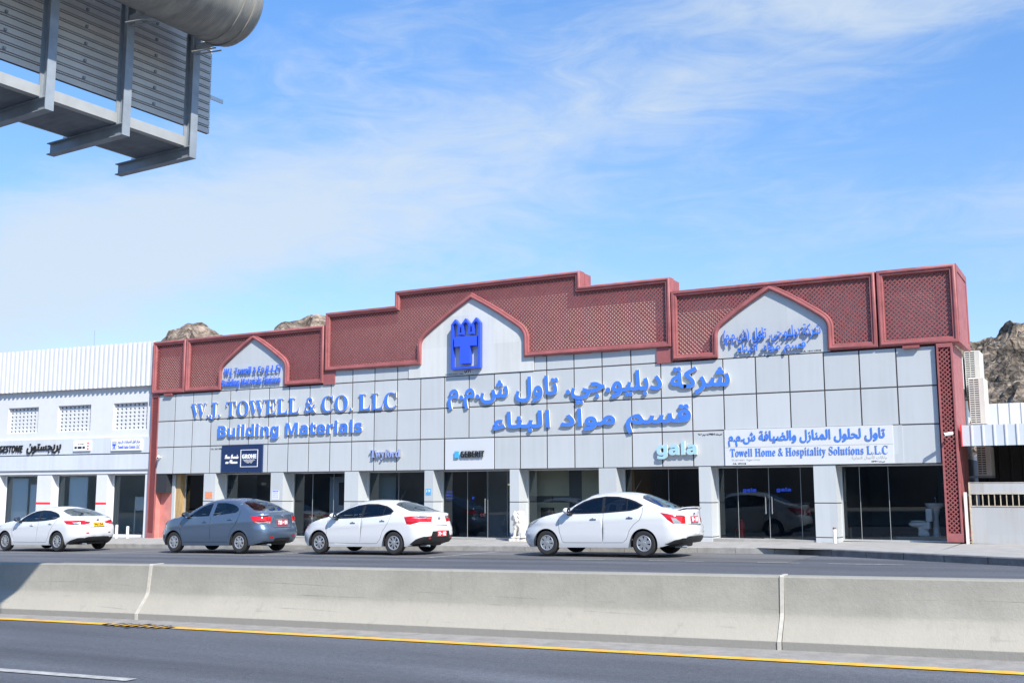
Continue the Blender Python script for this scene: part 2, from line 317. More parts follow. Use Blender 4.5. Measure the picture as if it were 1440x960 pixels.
def thing(name, loc, label, cat, group=None):
    o = bpy.data.objects.new(name, None); COL.objects.link(o); o.location = loc; o.empty_display_size = .2
    return tag(o, label, cat, group)
def remesh(mb, name, m, voxel, parent=None, origin=None, it=2, smooth=180):
    """fuse overlapping lumps into one continuous skin"""
    o = mb.build(name, m, None, None)
    md = o.modifiers.new('r', 'REMESH'); md.mode = 'VOXEL'; md.voxel_size = voxel
    sm = o.modifiers.new('s', 'SMOOTH'); sm.iterations = it; sm.factor = .5
    me = bpy.data.meshes.new_from_object(o.evaluated_get(bpy.context.evaluated_depsgraph_get()))
    bpy.data.objects.remove(o); b = MB(); b.add([v.co for v in me.vertices], [tuple(p.vertices) for p in me.polygons])
    return b.build(name, m, parent, origin, smooth=smooth)
def ell(mb, c, r, M=None, n=14, mi=0):
    vs = []; fs = []
    for i in range(n+1):
        t = math.pi*i/n
        for k in range(n*2):
            a = math.pi*k/n; p = Vector((r[0]*math.sin(t)*math.cos(a), r[1]*math.sin(t)*math.sin(a), r[2]*math.cos(t)))
            vs.append(Vector(c)+(M @ p if M else p))
    w = n*2
    for i in range(n):
        for k in range(w): fs.append((i*w+k, (i+1)*w+k, (i+1)*w+(k+1) % w, i*w+(k+1) % w))
    mb.add(vs, fs, mi)

# ------------------------------------------------------------------ ground level
def gz(x):
    x = max(-60, min(70, x))
    return .172+(.0133 if x > 21 else .0177)*(x-21)
def bz(x): return .057+.0133*x           # pavement level at the showroom front
XKN = [-600, -200]+[x for x in range(-60, 71, 3)]+[21]+[200, 700]; XKN = sorted(set(XKN))
def sheet(name, y0f, y1f, dz, m, x0=-600, x1=700, kind='structure', zf=None, ny=1, label=None):
    xs = sorted(set([x0, x1]+[x for x in XKN if x0 < x < x1])); mb = MB(); vs = []
    for x in xs:
        a = y0f(x) if callable(y0f) else y0f; b = y1f(x) if callable(y1f) else y1f
        for j in range(ny+1):
            y = a+(b-a)*j/ny; vs.append((x, y, (zf(x, j/ny) if zf else gz(x))+dz))
    w = ny+1; fs = [(i*w+j, (i+1)*w+j, (i+1)*w+j+1, i*w+j+1) for i in range(len(xs)-1) for j in range(ny)]
    mb.add(vs, fs); o = mb.build(name, m); tag(o, label, None, None, kind); return o
barY = lambda x: -20.16+.0671*(max(0, min(60, x))-19.34)
yelY = lambda x: barY(x)-.46-.0185*(max(14, min(45, x))-19.34)
KY = -3.1
def kerbY(x): return KY if x < 25.6 else KY-(x-25.6)*.62 if x < 31.5 else -6.758-(x-31.5)*.12 if x < 45 else -8.378
sheet('ground', -900, 1500, -.06, M_SAND)
sheet('road', -70, lambda x: kerbY(x)+.05, 0, M_ASPH, -300, 300)
sheet('parking_bays', -6.55, KY+.03, .004, M_BAY, -40, 26.2)
sheet('gutter_strip', lambda x: yelY(x)+.05, lambda x: barY(x)+.1, .004, M_GUT, 0, 60)
sheet('yellow_edge_line', lambda x: yelY(x)-.07, lambda x: yelY(x)+.065, .008, M_YEL, 0, 60)
mb = MB()
def gquad(mb, pts, dz): mb.add([(x, y, gz(x)+dz) for x, y in pts], [(0, 1, 2, 3)])
for k in range(-3, 5):
    x0 = 22.2+k*8.6; yb = lambda x: -23.38+.075*(x-23.88)
    gquad(mb, [(x0, yb(x0)-.06), (x0+3.2, yb(x0+3.2)-.06), (x0+3.2, yb(x0+3.2)+.06), (x0, yb(x0)+.06)], .008)
tag(mb.build('lane_dashes', M_PAINTW), kind='structure')
mb = MB()
for x in (-7.6, -1.2, 5.1, 11.45, 17.1): gquad(mb, [(x-.05, -6.5), (x+.05, -6.5), (x+.35, KY-.4), (x+.25, KY-.4)], .008)
for a, b in ((-9, -7.7), (-4, -1.3), (3.4, 5.2), (9.5, 11.6), (15.7, 17.3), (20.9, 22.0), (23.1, 24.4), (25.6, 26.5), (27.1, 28.6)):
    gquad(mb, [(a, -6.6), (b, -6.6), (b, -6.52), (a, -6.52)], .009)
tag(mb.build('bay_markings', M_PAINTW), kind='structure')
# pavement: falls from the shop fronts to the kerb
def pz(x, t): return (gz(x)+.15)*(1-t)+max(bz(x), gz(x)+.15)*t
sheet('pavement', lambda x: kerbY(x)+.16, .9, 0, M_PAVE, -60, 28.9, zf=pz, ny=3)
sheet('pavement', lambda x: kerbY(x)+.16, 6.0, 0, M_PAVE, 28.9, 70, zf=lambda x, t: gz(x)+.15, ny=3)
mb = MB(); x = -40.0
def kerb_run(mb, x0, x1, step, mi):
    x = x0
    while x < x1-.01:
        a, b = x+.006, min(x+step, x1)-.006; ya, yb = kerbY(a), kerbY(b)
        za, zb = gz(a), gz(b); h = .158; c = .02
        pr = [(0, -.05), (0, h-c), (c, h), (.17, h), (.17, -.05)]
        vs = [(a, ya+p[0], za+p[1]) for p in pr]+[(b, yb+p[0], zb+p[1]) for p in pr]
        mb.add(vs, [(i, i+5, i+6, i+1) for i in range(4)]+[(0, 1, 2, 3, 4), (9, 8, 7, 6, 5)], mi); x += step
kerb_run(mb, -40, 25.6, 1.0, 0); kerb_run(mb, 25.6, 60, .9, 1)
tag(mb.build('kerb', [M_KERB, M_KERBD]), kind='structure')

# ------------------------------------------------------------------ hills
def hill_mat(name, c1, c2, c3, sc):
    m = bpy.data.materials.new(name); m.use_nodes = True; nt = m.node_tree; b = nt.nodes['Principled BSDF']; N = nt.nodes.new; L = nt.links.new
    tc = N('ShaderNodeTexCoord')
    v = N('ShaderNodeTexVoronoi'); v.inputs['Scale'].default_value = sc; v.feature = 'F1'
    n0 = N('ShaderNodeTexNoise'); n0.inputs['Scale'].default_value = sc*.8; n0.inputs['Detail'].default_value = 8; n0.inputs['Roughness'].default_value = .7; L(tc.outputs['Object'], n0.inputs['Vector'])
    nd = N('ShaderNodeTexNoise'); nd.inputs['Scale'].default_value = sc*.5; nd.inputs['Detail'].default_value = 6; L(tc.outputs['Object'], nd.inputs['Vector'])
    ad = N('ShaderNodeVectorMath'); ad.operation = 'MULTIPLY_ADD'; L(nd.outputs['Color'], ad.inputs[0]); ad.inputs[1].default_value = (4/sc, 4/sc, 4/sc); L(tc.outputs['Object'], ad.inputs[2]); L(ad.outputs[0], v.inputs['Vector'])
    rp = N('ShaderNodeValToRGB'); L(n0.outputs['Fac'], rp.inputs[0]); e = rp.color_ramp.elements; e[0].position = .38; e[0].color = c1+(1,); e[1].position = .64; e[1].color = c3+(1,); q = e.new(.5); q.color = c2+(1,)
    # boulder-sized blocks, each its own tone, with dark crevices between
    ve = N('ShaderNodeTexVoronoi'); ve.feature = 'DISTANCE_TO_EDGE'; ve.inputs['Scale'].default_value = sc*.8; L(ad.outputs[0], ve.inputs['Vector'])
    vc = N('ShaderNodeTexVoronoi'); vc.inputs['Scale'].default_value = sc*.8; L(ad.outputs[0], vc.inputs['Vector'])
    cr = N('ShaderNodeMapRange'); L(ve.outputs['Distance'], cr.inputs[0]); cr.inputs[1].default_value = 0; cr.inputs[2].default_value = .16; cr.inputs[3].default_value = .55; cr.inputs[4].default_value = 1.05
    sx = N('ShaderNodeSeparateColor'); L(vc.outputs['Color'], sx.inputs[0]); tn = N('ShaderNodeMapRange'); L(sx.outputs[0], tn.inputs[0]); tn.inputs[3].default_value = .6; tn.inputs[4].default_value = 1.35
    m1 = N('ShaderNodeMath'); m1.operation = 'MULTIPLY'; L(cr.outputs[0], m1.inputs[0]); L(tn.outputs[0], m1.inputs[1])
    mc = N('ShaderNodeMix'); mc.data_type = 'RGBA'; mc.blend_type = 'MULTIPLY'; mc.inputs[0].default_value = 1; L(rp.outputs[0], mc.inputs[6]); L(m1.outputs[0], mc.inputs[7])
    L(mc.outputs[2], b.inputs['Base Color']); b.inputs['Roughness'].default_value = .95; b.inputs['Specular IOR Level'].default_value = .2
    bp = N('ShaderNodeBump'); bp.inputs['Strength'].default_value = 1; bp.inputs['Distance'].default_value = .5/sc; 
    mx = N('ShaderNodeMath'); mx.operation = 'ADD'; L(v.outputs['Distance'], mx.inputs[0]); L(n0.outputs['Fac'], mx.inputs[1]); L(mx.outputs[0], bp.inputs['Height']); L(bp.outputs[0], b.inputs['Normal'])
    return m
def hill(name, ridge, front, back, nu, nv, amp, fr, m):
    """ridge: world points (x,y,z) along the crest; front/back: foot offsets"""
    pts = [Vector(p) for p in ridge]; d = [0]
    for i in range(1, len(pts)): d.append(d[-1]+(pts[i]-pts[i-1]).length)
    front = Vector(front); back = Vector(back); mb = MB(); vs = []
    for i in range(nu+1):
        t = d[-1]*i/nu; k = max(j for j in range(len(d)-1) if d[j] <= t+1e-9); f = (t-d[k])/(d[k+1]-d[k]); p = pts[k].lerp(pts[k+1], f)
        for j in range(nv+1):
            w = -1+2*j/nv; foot = front if w < 0 else back; q = Vector((p.x, p.y, 0))+foot*abs(w)
            h = p.z*(1-abs(w))**.85
            nn = Vector((q.x*fr, q.y*fr, 3)); dz = noise.fractal(nn, 1, 2.1, 7)*amp+ (abs(noise.noise(nn*1.7))-.3)*amp*.8 + noise.cell(nn*6)*amp*.12
            fall = min(1, (1-abs(w))*6)
            vs.append((q.x+noise.noise(nn*3)*amp*.5, q.y+noise.noise(nn*3+Vector((9, 2, 1)))*amp*.5, max(-2, h+dz*fall)-(1 if abs(w) > .98 else 0)))
    W = nv+1; mb.add(vs, [(i*W+j, (i+1)*W+j, (i+1)*W+j+1, i*W+j+1) for i in range(nu) for j in range(nv)])
    o = mb.build(name, m, smooth=28); tag(o, kind='structure'); return o
M_HL = hill_mat('hill_rock_far', (.13, .105, .085), (.24, .19, .15), (.38, .31, .24), .45)
M_HR = hill_mat('hill_rock', (.085, .074, .062), (.20, .168, .135), (.38, .30, .225), 1.15)
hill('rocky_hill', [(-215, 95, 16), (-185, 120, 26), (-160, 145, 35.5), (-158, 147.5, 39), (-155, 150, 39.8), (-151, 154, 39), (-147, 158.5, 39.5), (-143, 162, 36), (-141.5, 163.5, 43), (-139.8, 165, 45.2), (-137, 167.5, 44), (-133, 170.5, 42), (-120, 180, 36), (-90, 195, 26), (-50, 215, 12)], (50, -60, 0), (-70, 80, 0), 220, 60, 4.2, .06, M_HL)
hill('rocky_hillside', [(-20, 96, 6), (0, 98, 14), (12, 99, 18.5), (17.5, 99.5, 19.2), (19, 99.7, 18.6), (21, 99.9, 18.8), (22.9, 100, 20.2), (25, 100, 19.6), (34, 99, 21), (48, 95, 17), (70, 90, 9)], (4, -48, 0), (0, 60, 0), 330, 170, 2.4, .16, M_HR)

hill('rocky_hill', [(-160, -150, 8), (-110, -170, 30), (-60, -160, 24), (-20, -165, 34), (30, -160, 26), (70, -170, 36), (120, -165, 22), (170, -160, 10)], (0, 60, 0), (0, -70, 0), 120, 30, 5, .05, mat('hill_rock_south', (.10, .088, .075), .95, var=.25, scale=.05))
# ------------------------------------------------------------------ lettering
def smap(s, up, lo):
    return ''.join(chr(up+ord(c)-65) if 'A' <= c <= 'Z' else chr(lo+ord(c)-97) if 'a' <= c <= 'z' else c for c in s)
serif = lambda s: smap(s, 0x1d400, 0x1d41a)
sansb = lambda s: smap(s, 0x1d5d4, 0x1d5ee)
script = lambda s: smap(s, 0x1d4d0, 0x1d4ea)
FM = {'ا': (0xfe8d, 0xfe8e), 'أ': (0xfe83, 0xfe84), 'ب': (0xfe8f, 0xfe90, 0xfe91, 0xfe92), 'ة': (0xfe93, 0xfe94), 'ت': (0xfe95, 0xfe96, 0xfe97, 0xfe98), 'ج': (0xfe9d, 0xfe9e, 0xfe9f, 0xfea0), 'ح': (0xfea1, 0xfea2, 0xfea3, 0xfea4), 'د': (0xfea9, 0xfeaa), 'ر': (0xfead, 0xfeae), 'ز': (0xfeaf, 0xfeb0), 'س': (0xfeb1, 0xfeb2, 0xfeb3, 0xfeb4), 'ش': (0xfeb5, 0xfeb6, 0xfeb7, 0xfeb8), 'ض': (0xfebd, 0xfebe, 0xfebf, 0xfec0), 'ع': (0xfec9, 0xfeca, 0xfecb, 0xfecc), 'ف': (0xfed1, 0xfed2, 0xfed3, 0xfed4), 'ق': (0xfed5, 0xfed6, 0xfed7, 0xfed8), 'ك': (0xfed9, 0xfeda, 0xfedb, 0xfedc), 'ل': (0xfedd, 0xfede, 0xfedf, 0xfee0), 'م': (0xfee1, 0xfee2, 0xfee3, 0xfee4), 'ن': (0xfee5, 0xfee6, 0xfee7, 0xfee8), 'ه': (0xfee9, 0xfeea, 0xfeeb, 0xfeec), 'و': (0xfeed, 0xfeee), 'ي': (0xfef1, 0xfef2, 0xfef3, 0xfef4), 'ء': (0xfe80,)}
def arabic(s):
    o = []; n = len(s)
    for i, c in enumerate(s):
        if c not in FM: o.append({'(': ')', ')': '('}.get(c, c)); continue
        f = FM[c]; prev = i > 0 and s[i-1] in FM and len(FM[s[i-1]]) == 4 and c != 'ء'
        nxt = i < n-1 and s[i+1] in FM and len(f) == 4 and s[i+1] != 'ء'
        o.append(chr(f[(3 if nxt else 1) if prev else (2 if nxt else 0)]))
    return ''.join(o[::-1])
def contours(text, shear=0):
    c = bpy.data.curves.new('t', 'FONT'); c.body = text; o = bpy.data.objects.new('t', c); COL.objects.link(o)
    bpy.context.view_layer.update(); cu = o.to_curve(bpy.context.evaluated_depsgraph_get()); out = []
    for s in cu.splines:
        pts = []; bp = s.bezier_points; n = len(bp)
        for i in range(n):
            a, b = bp[i], bp[(i+1) % n]; d = b.co-a.co
            curved = (a.handle_right-a.co).cross(d).length+(b.handle_left-b.co).cross(d).length > 1e-6
            k = 4 if curved else 1
            for j in range(k):
                u = j/k; v = 1-u; q = a.co*v**3+a.handle_right*3*u*v*v+b.handle_left*3*u*u*v+b.co*u**3
                if not pts or (Vector(pts[-1])-q.xy).length > 2e-4: pts.append((q.x+shear*q.y, q.y))
        if len(pts) > 2 and (Vector(pts[0])-Vector(pts[-1])).length < 2e-4: pts.pop()
        if len(pts) > 2: out.append(pts)
    bpy.data.objects.remove(o); bpy.data.curves.remove(c); return out
def area(l): return sum(l[i-1][0]*l[i][1]-l[i][0]*l[i-1][1] for i in range(len(l)))/2
def inside(p, l):
    r = False; x, y = p; n = len(l); j = n-1
    for i in range(n):
        xi, yi = l[i]; xj, yj = l[j]
        if (yi > y) != (yj > y) and x < (xj-xi)*(y-yi)/(yj-yi)+xi: r = not r
        j = i
    return r
def fatten(l, e):
    n = len(l); out = []
    for i in range(n):
        a, b, c = (Vector(l[i-1]), Vector(l[i]), Vector(l[(i+1) % n])); d1 = (b-a); d2 = (c-b)
        if d1.length < 1e-9 or d2.length < 1e-9: out.append(tuple(b)); continue
        d1.normalize(); d2.normalize(); n1 = Vector((d1.y, -d1.x)); n2 = Vector((d2.y, -d2.x)); m = n1+n2
        if m.length < .3: out.append(tuple(b+n1*e)); continue
        m.normalize(); out.append(tuple(b+m*e/max(.45, m.dot(n1))))
    return out
def letter_groups(text, box, bold=0, shear=0):
    cs = contours(text, shear); big = max(cs, key=lambda l: abs(area(l)))
    res = []
    # glyphs come from two outline conventions: a hole lies inside another contour and turns the other way
    polys = []
    for l in cs:
        par = [q for q in cs if q is not l and abs(area(q)) > abs(area(l)) and (area(q) > 0) != (area(l) > 0) and inside(l[0], q)]
        polys.append((l, par[0] if par else None))
    x0 = min(p[0] for l in cs for p in l); x1 = max(p[0] for l in cs for p in l); y0 = min(p[1] for l in cs for p in l); y1 = max(p[1] for l in cs for p in l)
    X0, X1, Z0, Z1 = box; sx = (X1-X0)/(x1-x0); sy = (Z1-Z0)/(y1-y0)
    T = lambda l: [(X0+(p[0]-x0)*sx, Z0+(p[1]-y0)*sy) for p in l]
    for l, par in polys:
        if par is not None: continue
        o = T(l); o = o if area(o) > 0 else o[::-1]; hs = []
        for h, pp in polys:
            if pp is l: q = T(h); q = q if area(q) < 0 else q[::-1]; hs.append(fatten(q, bold) if bold else q)
        res.append((fatten(o, bold) if bold else o, hs))
    return res
AX = ((1, 0, 0), (0, 0, 1), (0, -1, 0))
def wind(p, l):
    w = 0; x, y = p
    for i in range(len(l)):
        a, b = l[i-1], l[i]; cr = (b[0]-a[0])*(y-a[1])-(x-a[0])*(b[1]-a[1])
        if a[1] <= y < b[1] and cr > 0: w += 1
        elif b[1] <= y < a[1] and cr < 0: w -= 1
    return w
def glyph(mb, o, hs, O, ax, d0, d1, mi):
    O, U, V, N = Vector(O), Vector(ax[0]), Vector(ax[1]), Vector(ax[2]); vs = []; es = []
    for l in [o]+hs:
        q = len(vs); vs += [Vector(p) for p in l]; es += [(q+i, q+(i+1) % len(l)) for i in range(len(l))]
    T, _, F, *_r = delaunay_2d_cdt(vs, es, [], 0, 1e-6); keep = []
    for f in F:
        c = (sum(T[i].x for i in f)/3, sum(T[i].y for i in f)/3)
        if wind(c, o) != 0 and not any(wind(c, h) for h in hs): keep.append(tuple(f))
    P = lambda p, d: O+U*p[0]+V*p[1]+N*d
    mb.add([P(p, d1) for p in T], keep, mi)
    for l in [o]+hs:
        n = len(l); mb.add([P(p, d0) for p in l]+[P(p, d1) for p in l], [(i, (i+1) % n, n+(i+1) % n, n+i) for i in range(n)], mi+(1 if mb.sidemat else 0))
def letters(mb, text, box, d0, d1, bold=0, shear=0, O=(0, 0, 0), ax=AX, mi=0):
    for k, (o, hs) in enumerate(letter_groups(text, box, bold, shear)): glyph(mb, o, hs, O, ax, d0, d1+(k % 4)*.0009, mi)
def sign(name, label, cat, text, box, d0, d1, m, bold=0, shear=0, O=(0, 0, 0), ax=AX, side=None, group=None):
    mb = MB(); mb.sidemat = side is not None; letters(mb, text, box, d0, d1, bold, shear, O, ax)
    org = Vector(O)+Vector(ax[0])*box[0]+Vector(ax[1])*box[2]
    return tag(mb.build(name, [m]+([side] if side else []), None, org), label, cat, group)

def strokes(mb, x0, x1, z0, z1, d0, d1, words, O=(0, 0, 0), ax=AX):
    O, U, V, N = map(Vector, (O, *ax)); tot = sum(words)+.5*(len(words)-1); u = x0
    for w in words:
        e = u+(x1-x0)*w/tot; mb.obox(O+U*((u+e)/2)+V*((z0+z1)/2)+N*((d0+d1)/2), U*((e-u)/2), N*((d1-d0)/2), V*((z1-z0)/2)); u = e+(x1-x0)*.5/tot
# ------------------------------------------------------------------ main showroom
S = .95
XE = 28.55
B = thing('showroom_building', (14.3, 0, .2), 'long showroom building with grey panel front, maroon lattice parapet and pointed arches', 'building')
ROW = [2.455, 3.475, 4.475, 5.52]
WALL = .62
# panels as raised cassettes on a dark backing, joints left open
def cassette(mb, x0, x1, z0, z1, y=0, g=.032, t=.012):
    x0 += g/2; x1 -= g/2; z0 += g/2; z1 -= g/2; c = .006; w = random.uniform(-.0035, .0035)
    vs = [(x0, y+t, z0), (x1, y+t, z0), (x1, y+t, z1), (x0, y+t, z1), (x0+c, y+w, z0+c), (x1-c, y-w, z0+c), (x1-c, y-w*.5, z1-c), (x0+c, y+w, z1-c)]
    mb.add(vs, [(4, 5, 6, 7), (0, 1, 5, 4), (1, 2, 6, 5), (2, 3, 7, 6), (3, 0, 4, 7)])
XJ = [i*S for i in range(31)]; XJ[0] = .05; XJ[30] = XE
mb = MB()
skip = {(2, 14), (2, 15), (2, 12)}
for r in range(3):
    for i in range(30):
        if r == 0 and (i in (14, 15) or 24 <= i < 28): continue
        cassette(mb, XJ[i], XJ[i+1], ROW[r], ROW[r+1])
for i in range(8, 23):
    a, b = XJ[i], XJ[i+1]
    if i == 8: a = 8.75
    if i == 22: b = 20.82
    if a >= 11.88 and b <= 16.7: continue
    if a < 11.88 < b: b = 11.88
    if a < 16.66 < b: a = 16.66
    if b-a > .05: cassette(mb, a, b, ROW[3], 6.12)
mb.build('wall_cladding', M_PANEL, B)
mb = MB(); mb.box(.05, XE, .008, .3, 2.45, 5.52); mb.box(8.76, 20.81, .008, .3, 5.52, 5.99); mb.build('wall_backing', M_JOINT, B)
# plain light board behind the water-fittings sign
mb = MB(); cassette(mb, XJ[14]+.02, XJ[16], ROW[0], ROW[1], -.004); mb.build('sign_board', mat('white_board', (.58, .61, .64), .4), B)
# pillars
PIL = [(2.60, 3.18, .57), (5.89, 6.46, .57), (9.23, 9.82, .57), (12.54, 12.88, .57), (15.77, 16.10, .57), (18.85, 19.42, .57), (22.0, 22.35, .57), (25.26, 25.85, .57)]
for a, b, dd in PIL:
    mb = MB(); zb = bz((a+b)/2)-.05; c = .006
    for z0, z1 in ((zb, zb+.165), (zb+.19, 1.425), (1.452, 2.452)): mb.box(a, b, .0, WALL+.02, z0, z1)
    p_ = mb.build('pillar', M_PANEL, B); MB().box(a+.008, b-.008, .008, WALL, zb, 2.45).build('pillar_joint', M_JOINT, p_)
# recess soffit, lintel
MB().box(.6, XE, .012, WALL+.2, 2.46, 2.60).build('soffit', M_PANEL, B)
# openings: frames, glass, doors
OPEN = [(1.05, 2.60), (3.18, 5.89), (6.46, 9.23), (9.82, 12.54), (12.88, 15.77), (16.10, 18.85), (19.42, 22.0), (22.35, 25.26), (25.85, XE)]
M_MUL = mat('mullion_grey', (.36, .38, .38), .4, .3)
def shopfront(a, b, mull, door=None):
    z0, z1 = bz((a+b)/2)-.0, 2.46; w = MB(); y = WALL-.03
    w.box(a, a+.045, y-.03, y+.03, z0, z1); w.box(b-.045, b, y-.03, y+.03, z0, z1); w.box(a+.045, b-.045, y-.03, y+.03, z1-.045, z1); w.box(a+.045, b-.045, y-.03, y+.03, z0, z0+.05)
    f = w.build('window', M_ALU, B)
    xs = [a+.045]+mull+[b-.045]
    MB().add([(a+.045, y, z0+.05), (b-.045, y, z0+.05), (b-.045, y, z1-.045), (a+.045, y, z1-.045)], [(0, 1, 2, 3)]).build('glass_pane', M_GLASS, f)
    for x, t in [(m, .012) for m in mull]:
        MB().box(x-t*.5, x+t*.5, y-.012, y+.012, z0+.05, z1-.045).build('mullion', M_MUL, f)
    if door:
        for x, s in door:
            h = MB(); zc = (z0+z1)/2-.05
            h.tube([(x, y-.06, zc-.24), (x, y-.06, zc+.24)], .016, 10); 
            for q in (-.2, .2): h.tube([(x, y-.06, zc+q), (x, y, zc+q)], .01, 6)
            h.build('door_handle', M_STEEL, f, smooth=40)
    return f
shopfront(*OPEN[0], []); shopfront(*OPEN[1], []); shopfront(*OPEN[2], [7.35, 8.3]); shopfront(*OPEN[3], [11.1]); f5 = shopfront(*OPEN[4], [13.85, 14.62, 15.35], [(14.55, 0)])
shopfront(*OPEN[5], []); shopfront(*OPEN[6], [20.85]); f8 = shopfront(*OPEN[7], [22.95, 23.85, 24.75], [(23.76, 0), (23.94, 0)]); shopfront(*OPEN[8], [26.35, 27.1])
for x in (22.85, 24.3): MB().box(x, x+.22, WALL-.075, WALL-.062, 2.41, 2.455).build('door_closer', M_STEEL, B)
MB().box(23.68, 23.98, WALL-.09, WALL-.062, bz(23.8)+.03, bz(23.8)+.08).build('door_patch_fitting', M_STEEL, B)
MB().box(22.35, 25.26, .05, WALL-.07, bz(22.35)-.05, bz(25.26)+.045).build('door_sill', M_PAVE, B)
# interior shell
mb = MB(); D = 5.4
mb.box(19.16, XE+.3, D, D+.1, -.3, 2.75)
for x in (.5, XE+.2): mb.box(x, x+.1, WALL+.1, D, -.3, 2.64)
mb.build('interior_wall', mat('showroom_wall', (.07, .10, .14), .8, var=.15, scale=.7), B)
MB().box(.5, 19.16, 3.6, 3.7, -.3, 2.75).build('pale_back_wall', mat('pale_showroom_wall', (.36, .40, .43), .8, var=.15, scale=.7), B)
MB().box(.5, XE+.3, WALL+.06, D, 2.64, 2.74).build('ceiling', mat('ceiling_white', (.6, .6, .6), .8), B)
mb = MB()
for i in range(29):
    a, b = .6+i*(XE-.4)/29, .6+(i+1)*(XE-.4)/29
    mb.add([(a, WALL+.01, bz(a)-.012), (b, WALL+.01, bz(b)-.012), (b, D, bz(b)-.012), (a, D, bz(a)-.012)], [(0, 1, 2, 3)])
mb.build('floor', mat('showroom_floor', (.42, .43, .44), .3, var=.1, scale=1), B)
mb = MB()
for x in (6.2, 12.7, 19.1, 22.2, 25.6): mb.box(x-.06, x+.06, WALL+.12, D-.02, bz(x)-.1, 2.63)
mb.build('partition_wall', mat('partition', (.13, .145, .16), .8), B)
# roof and rear body
mb = MB(); mb.box(.3, XE+.3, .32, 4.0, 2.76, 5.5); mb.box(.3, 27.4, 4.0, 6.2, 2.76, 5.5); mb.box(.3, 24, 6.2, 20, -.4, 5.5); mb.build('body_wall', M_WHITE, B)

# parapet tiers ---------------------------------------------------------------
CX = 14.37
def arch(xc, half, zspr, zap, z0, n=7):
    """pointed ogee-like opening, from right foot over the apex to the left foot"""
    kx, kz = half*.87, zspr+(zap-zspr)*.27
    right = [(half, z0), (half, zspr)]
    for i in range(1, n+1):
        t = i/n; a = (1-t)**2; b = 2*t*(1-t); c = t*t
        right.append((half*a+half*b+kx*c, zspr*a+(zspr+(kz-zspr)*.55)*b+kz*c))
    # gentle bow up to the apex
    for i in range(1, 5):
        t = i/5; bow = math.sin(math.pi*t)*.012*half
        right.append((kx*(1-t)+bow, kz*(1-t)+zap*t+bow))
    pts = [(xc+x, z) for x, z in right]+[(xc, zap)]+[(xc-x, z) for x, z in reversed(right)]
    return pts
def inset(poly, d):
    return fatten(poly if area(poly) > 0 else poly[::-1], -d)
PROF = [(0, .27), (0, -.07), (.018, -.105), (.05, -.115), (.08, -.105), (.088, -.08), (.115, -.07), (.14, -.078), (.155, -.055), (.165, -.015), (.165, .04)]
def moulding(poly, y, parent, scale=1.0):
    poly = poly if area(poly) > 0 else poly[::-1]; rings = [inset(poly, d*scale) for d, _ in PROF]; n = len(poly); mb = MB(); vs = []
    for rg, (d, dy) in zip(rings, PROF): vs += [(p[0], y+dy, p[1]) for p in rg]
    fs = []
    for k in range(len(PROF)-1):
        for i in range(n): fs.append((k*n+i, k*n+(i+1) % n, (k+1)*n+(i+1) % n, (k+1)*n+i))
    mb.add(vs, fs); return mb.build('frame_moulding', M_RED, parent, smooth=50)
def clip_line(poly, a, d, tmax):
    """parameters where the line a+t*d crosses the polygon"""
    ts = []
    for i in range(len(poly)):
        p, q = poly[i-1], poly[i]; ex, ey = q[0]-p[0], q[1]-p[1]; den = d[0]*ey-d[1]*ex
        if abs(den) < 1e-12: continue
        t = ((p[0]-a[0])*ey-(p[1]-a[1])*ex)/den; s = ((p[0]-a[0])*d[1]-(p[1]-a[1])*d[0])/den
        if 0 <= s < 1: ts.append(t)
    ts.sort(); return [(ts[i], ts[i+1]) for i in range(0, len(ts)-1, 2)]
def lattice(poly, y, parent, pitch=.125, w=.0155, name='lattice_panel', back=True, ax=None):
    x0 = min(p[0] for p in poly); x1 = max(p[0] for p in poly); z0 = min(p[1] for p in poly); z1 = max(p[1] for p in poly); mb = MB(); q = math.sqrt(.5)
    for sgn, yy in ((1, 0), (-1, .0145)):
        d = (q, q*sgn); k = math.floor((x0-(z1-z0)-1)/pitch)
        while k*pitch < x1+(z1-z0)+1:
            c0 = k*pitch; a = (c0, z0 if sgn > 0 else z1)
            for t0, t1 in clip_line(poly, a, d, 99):
                if t1-t0 < .02: continue
                m = ((t0+t1)/2); cx, cz = a[0]+d[0]*m, a[1]+d[1]*m; h = (t1-t0)/2
                if ax is None: mb.obox((cx, y+yy, cz), (d[0]*h, 0, d[1]*h), (0, .007, 0), (-d[1]*w, 0, d[0]*w))
                else: mb.obox((ax+yy, cx, cz), (0, d[0]*h, d[1]*h), (.0105, 0, 0), (0, -d[1]*w, d[0]*w))
            k += 1
    return mb.build(name, M_LATT, parent)
def tier(poly, y, notch=None):
    """one framed lattice field of the parapet"""
    moulding(poly, y-.05, B); ins = inset(poly, .155); lattice(ins, y-.045, B)
    mb = MB(); pin = inset(poly, .03); mb.prism(pin, [], (0, 0, 0), *AX, -(y+.26), -(y+.15)); mb.build('lattice_backing', M_BACK, B)
ZL0, ZL1 = 5.56, 7.62
def arched(x0, x1, z0, ztop, xc, half, zspr, zap, step=None):
    a = arch(xc, half, zspr, zap, z0)       # right foot .. apex .. left foot
    top = [(x1, ztop), (x0, ztop)] if step is None else [(x1, ztop), (step[1], ztop), (step[1], step[2]), (step[0], step[2]), (step[0], ztop), (x0, ztop)]
    return [(x0, z0)]+a[::-1]+[(x1, z0)]+top
YT = .05
tier([(-.30, ZL0), (1.46, ZL0), (1.46, ZL1), (-.30, ZL1)], YT)
tier(arched(1.50, 8.24, ZL0, ZL1, 4.90, 1.56, 6.2, 7.39), YT)
tier(arched(20+1.30, 27.12, ZL0, ZL1, 24.24, 1.56, 6.2, 7.39), YT)
tier([(27.16, ZL0), (29.15, ZL0), (29.15, ZL1), (27.16, ZL1)], YT)
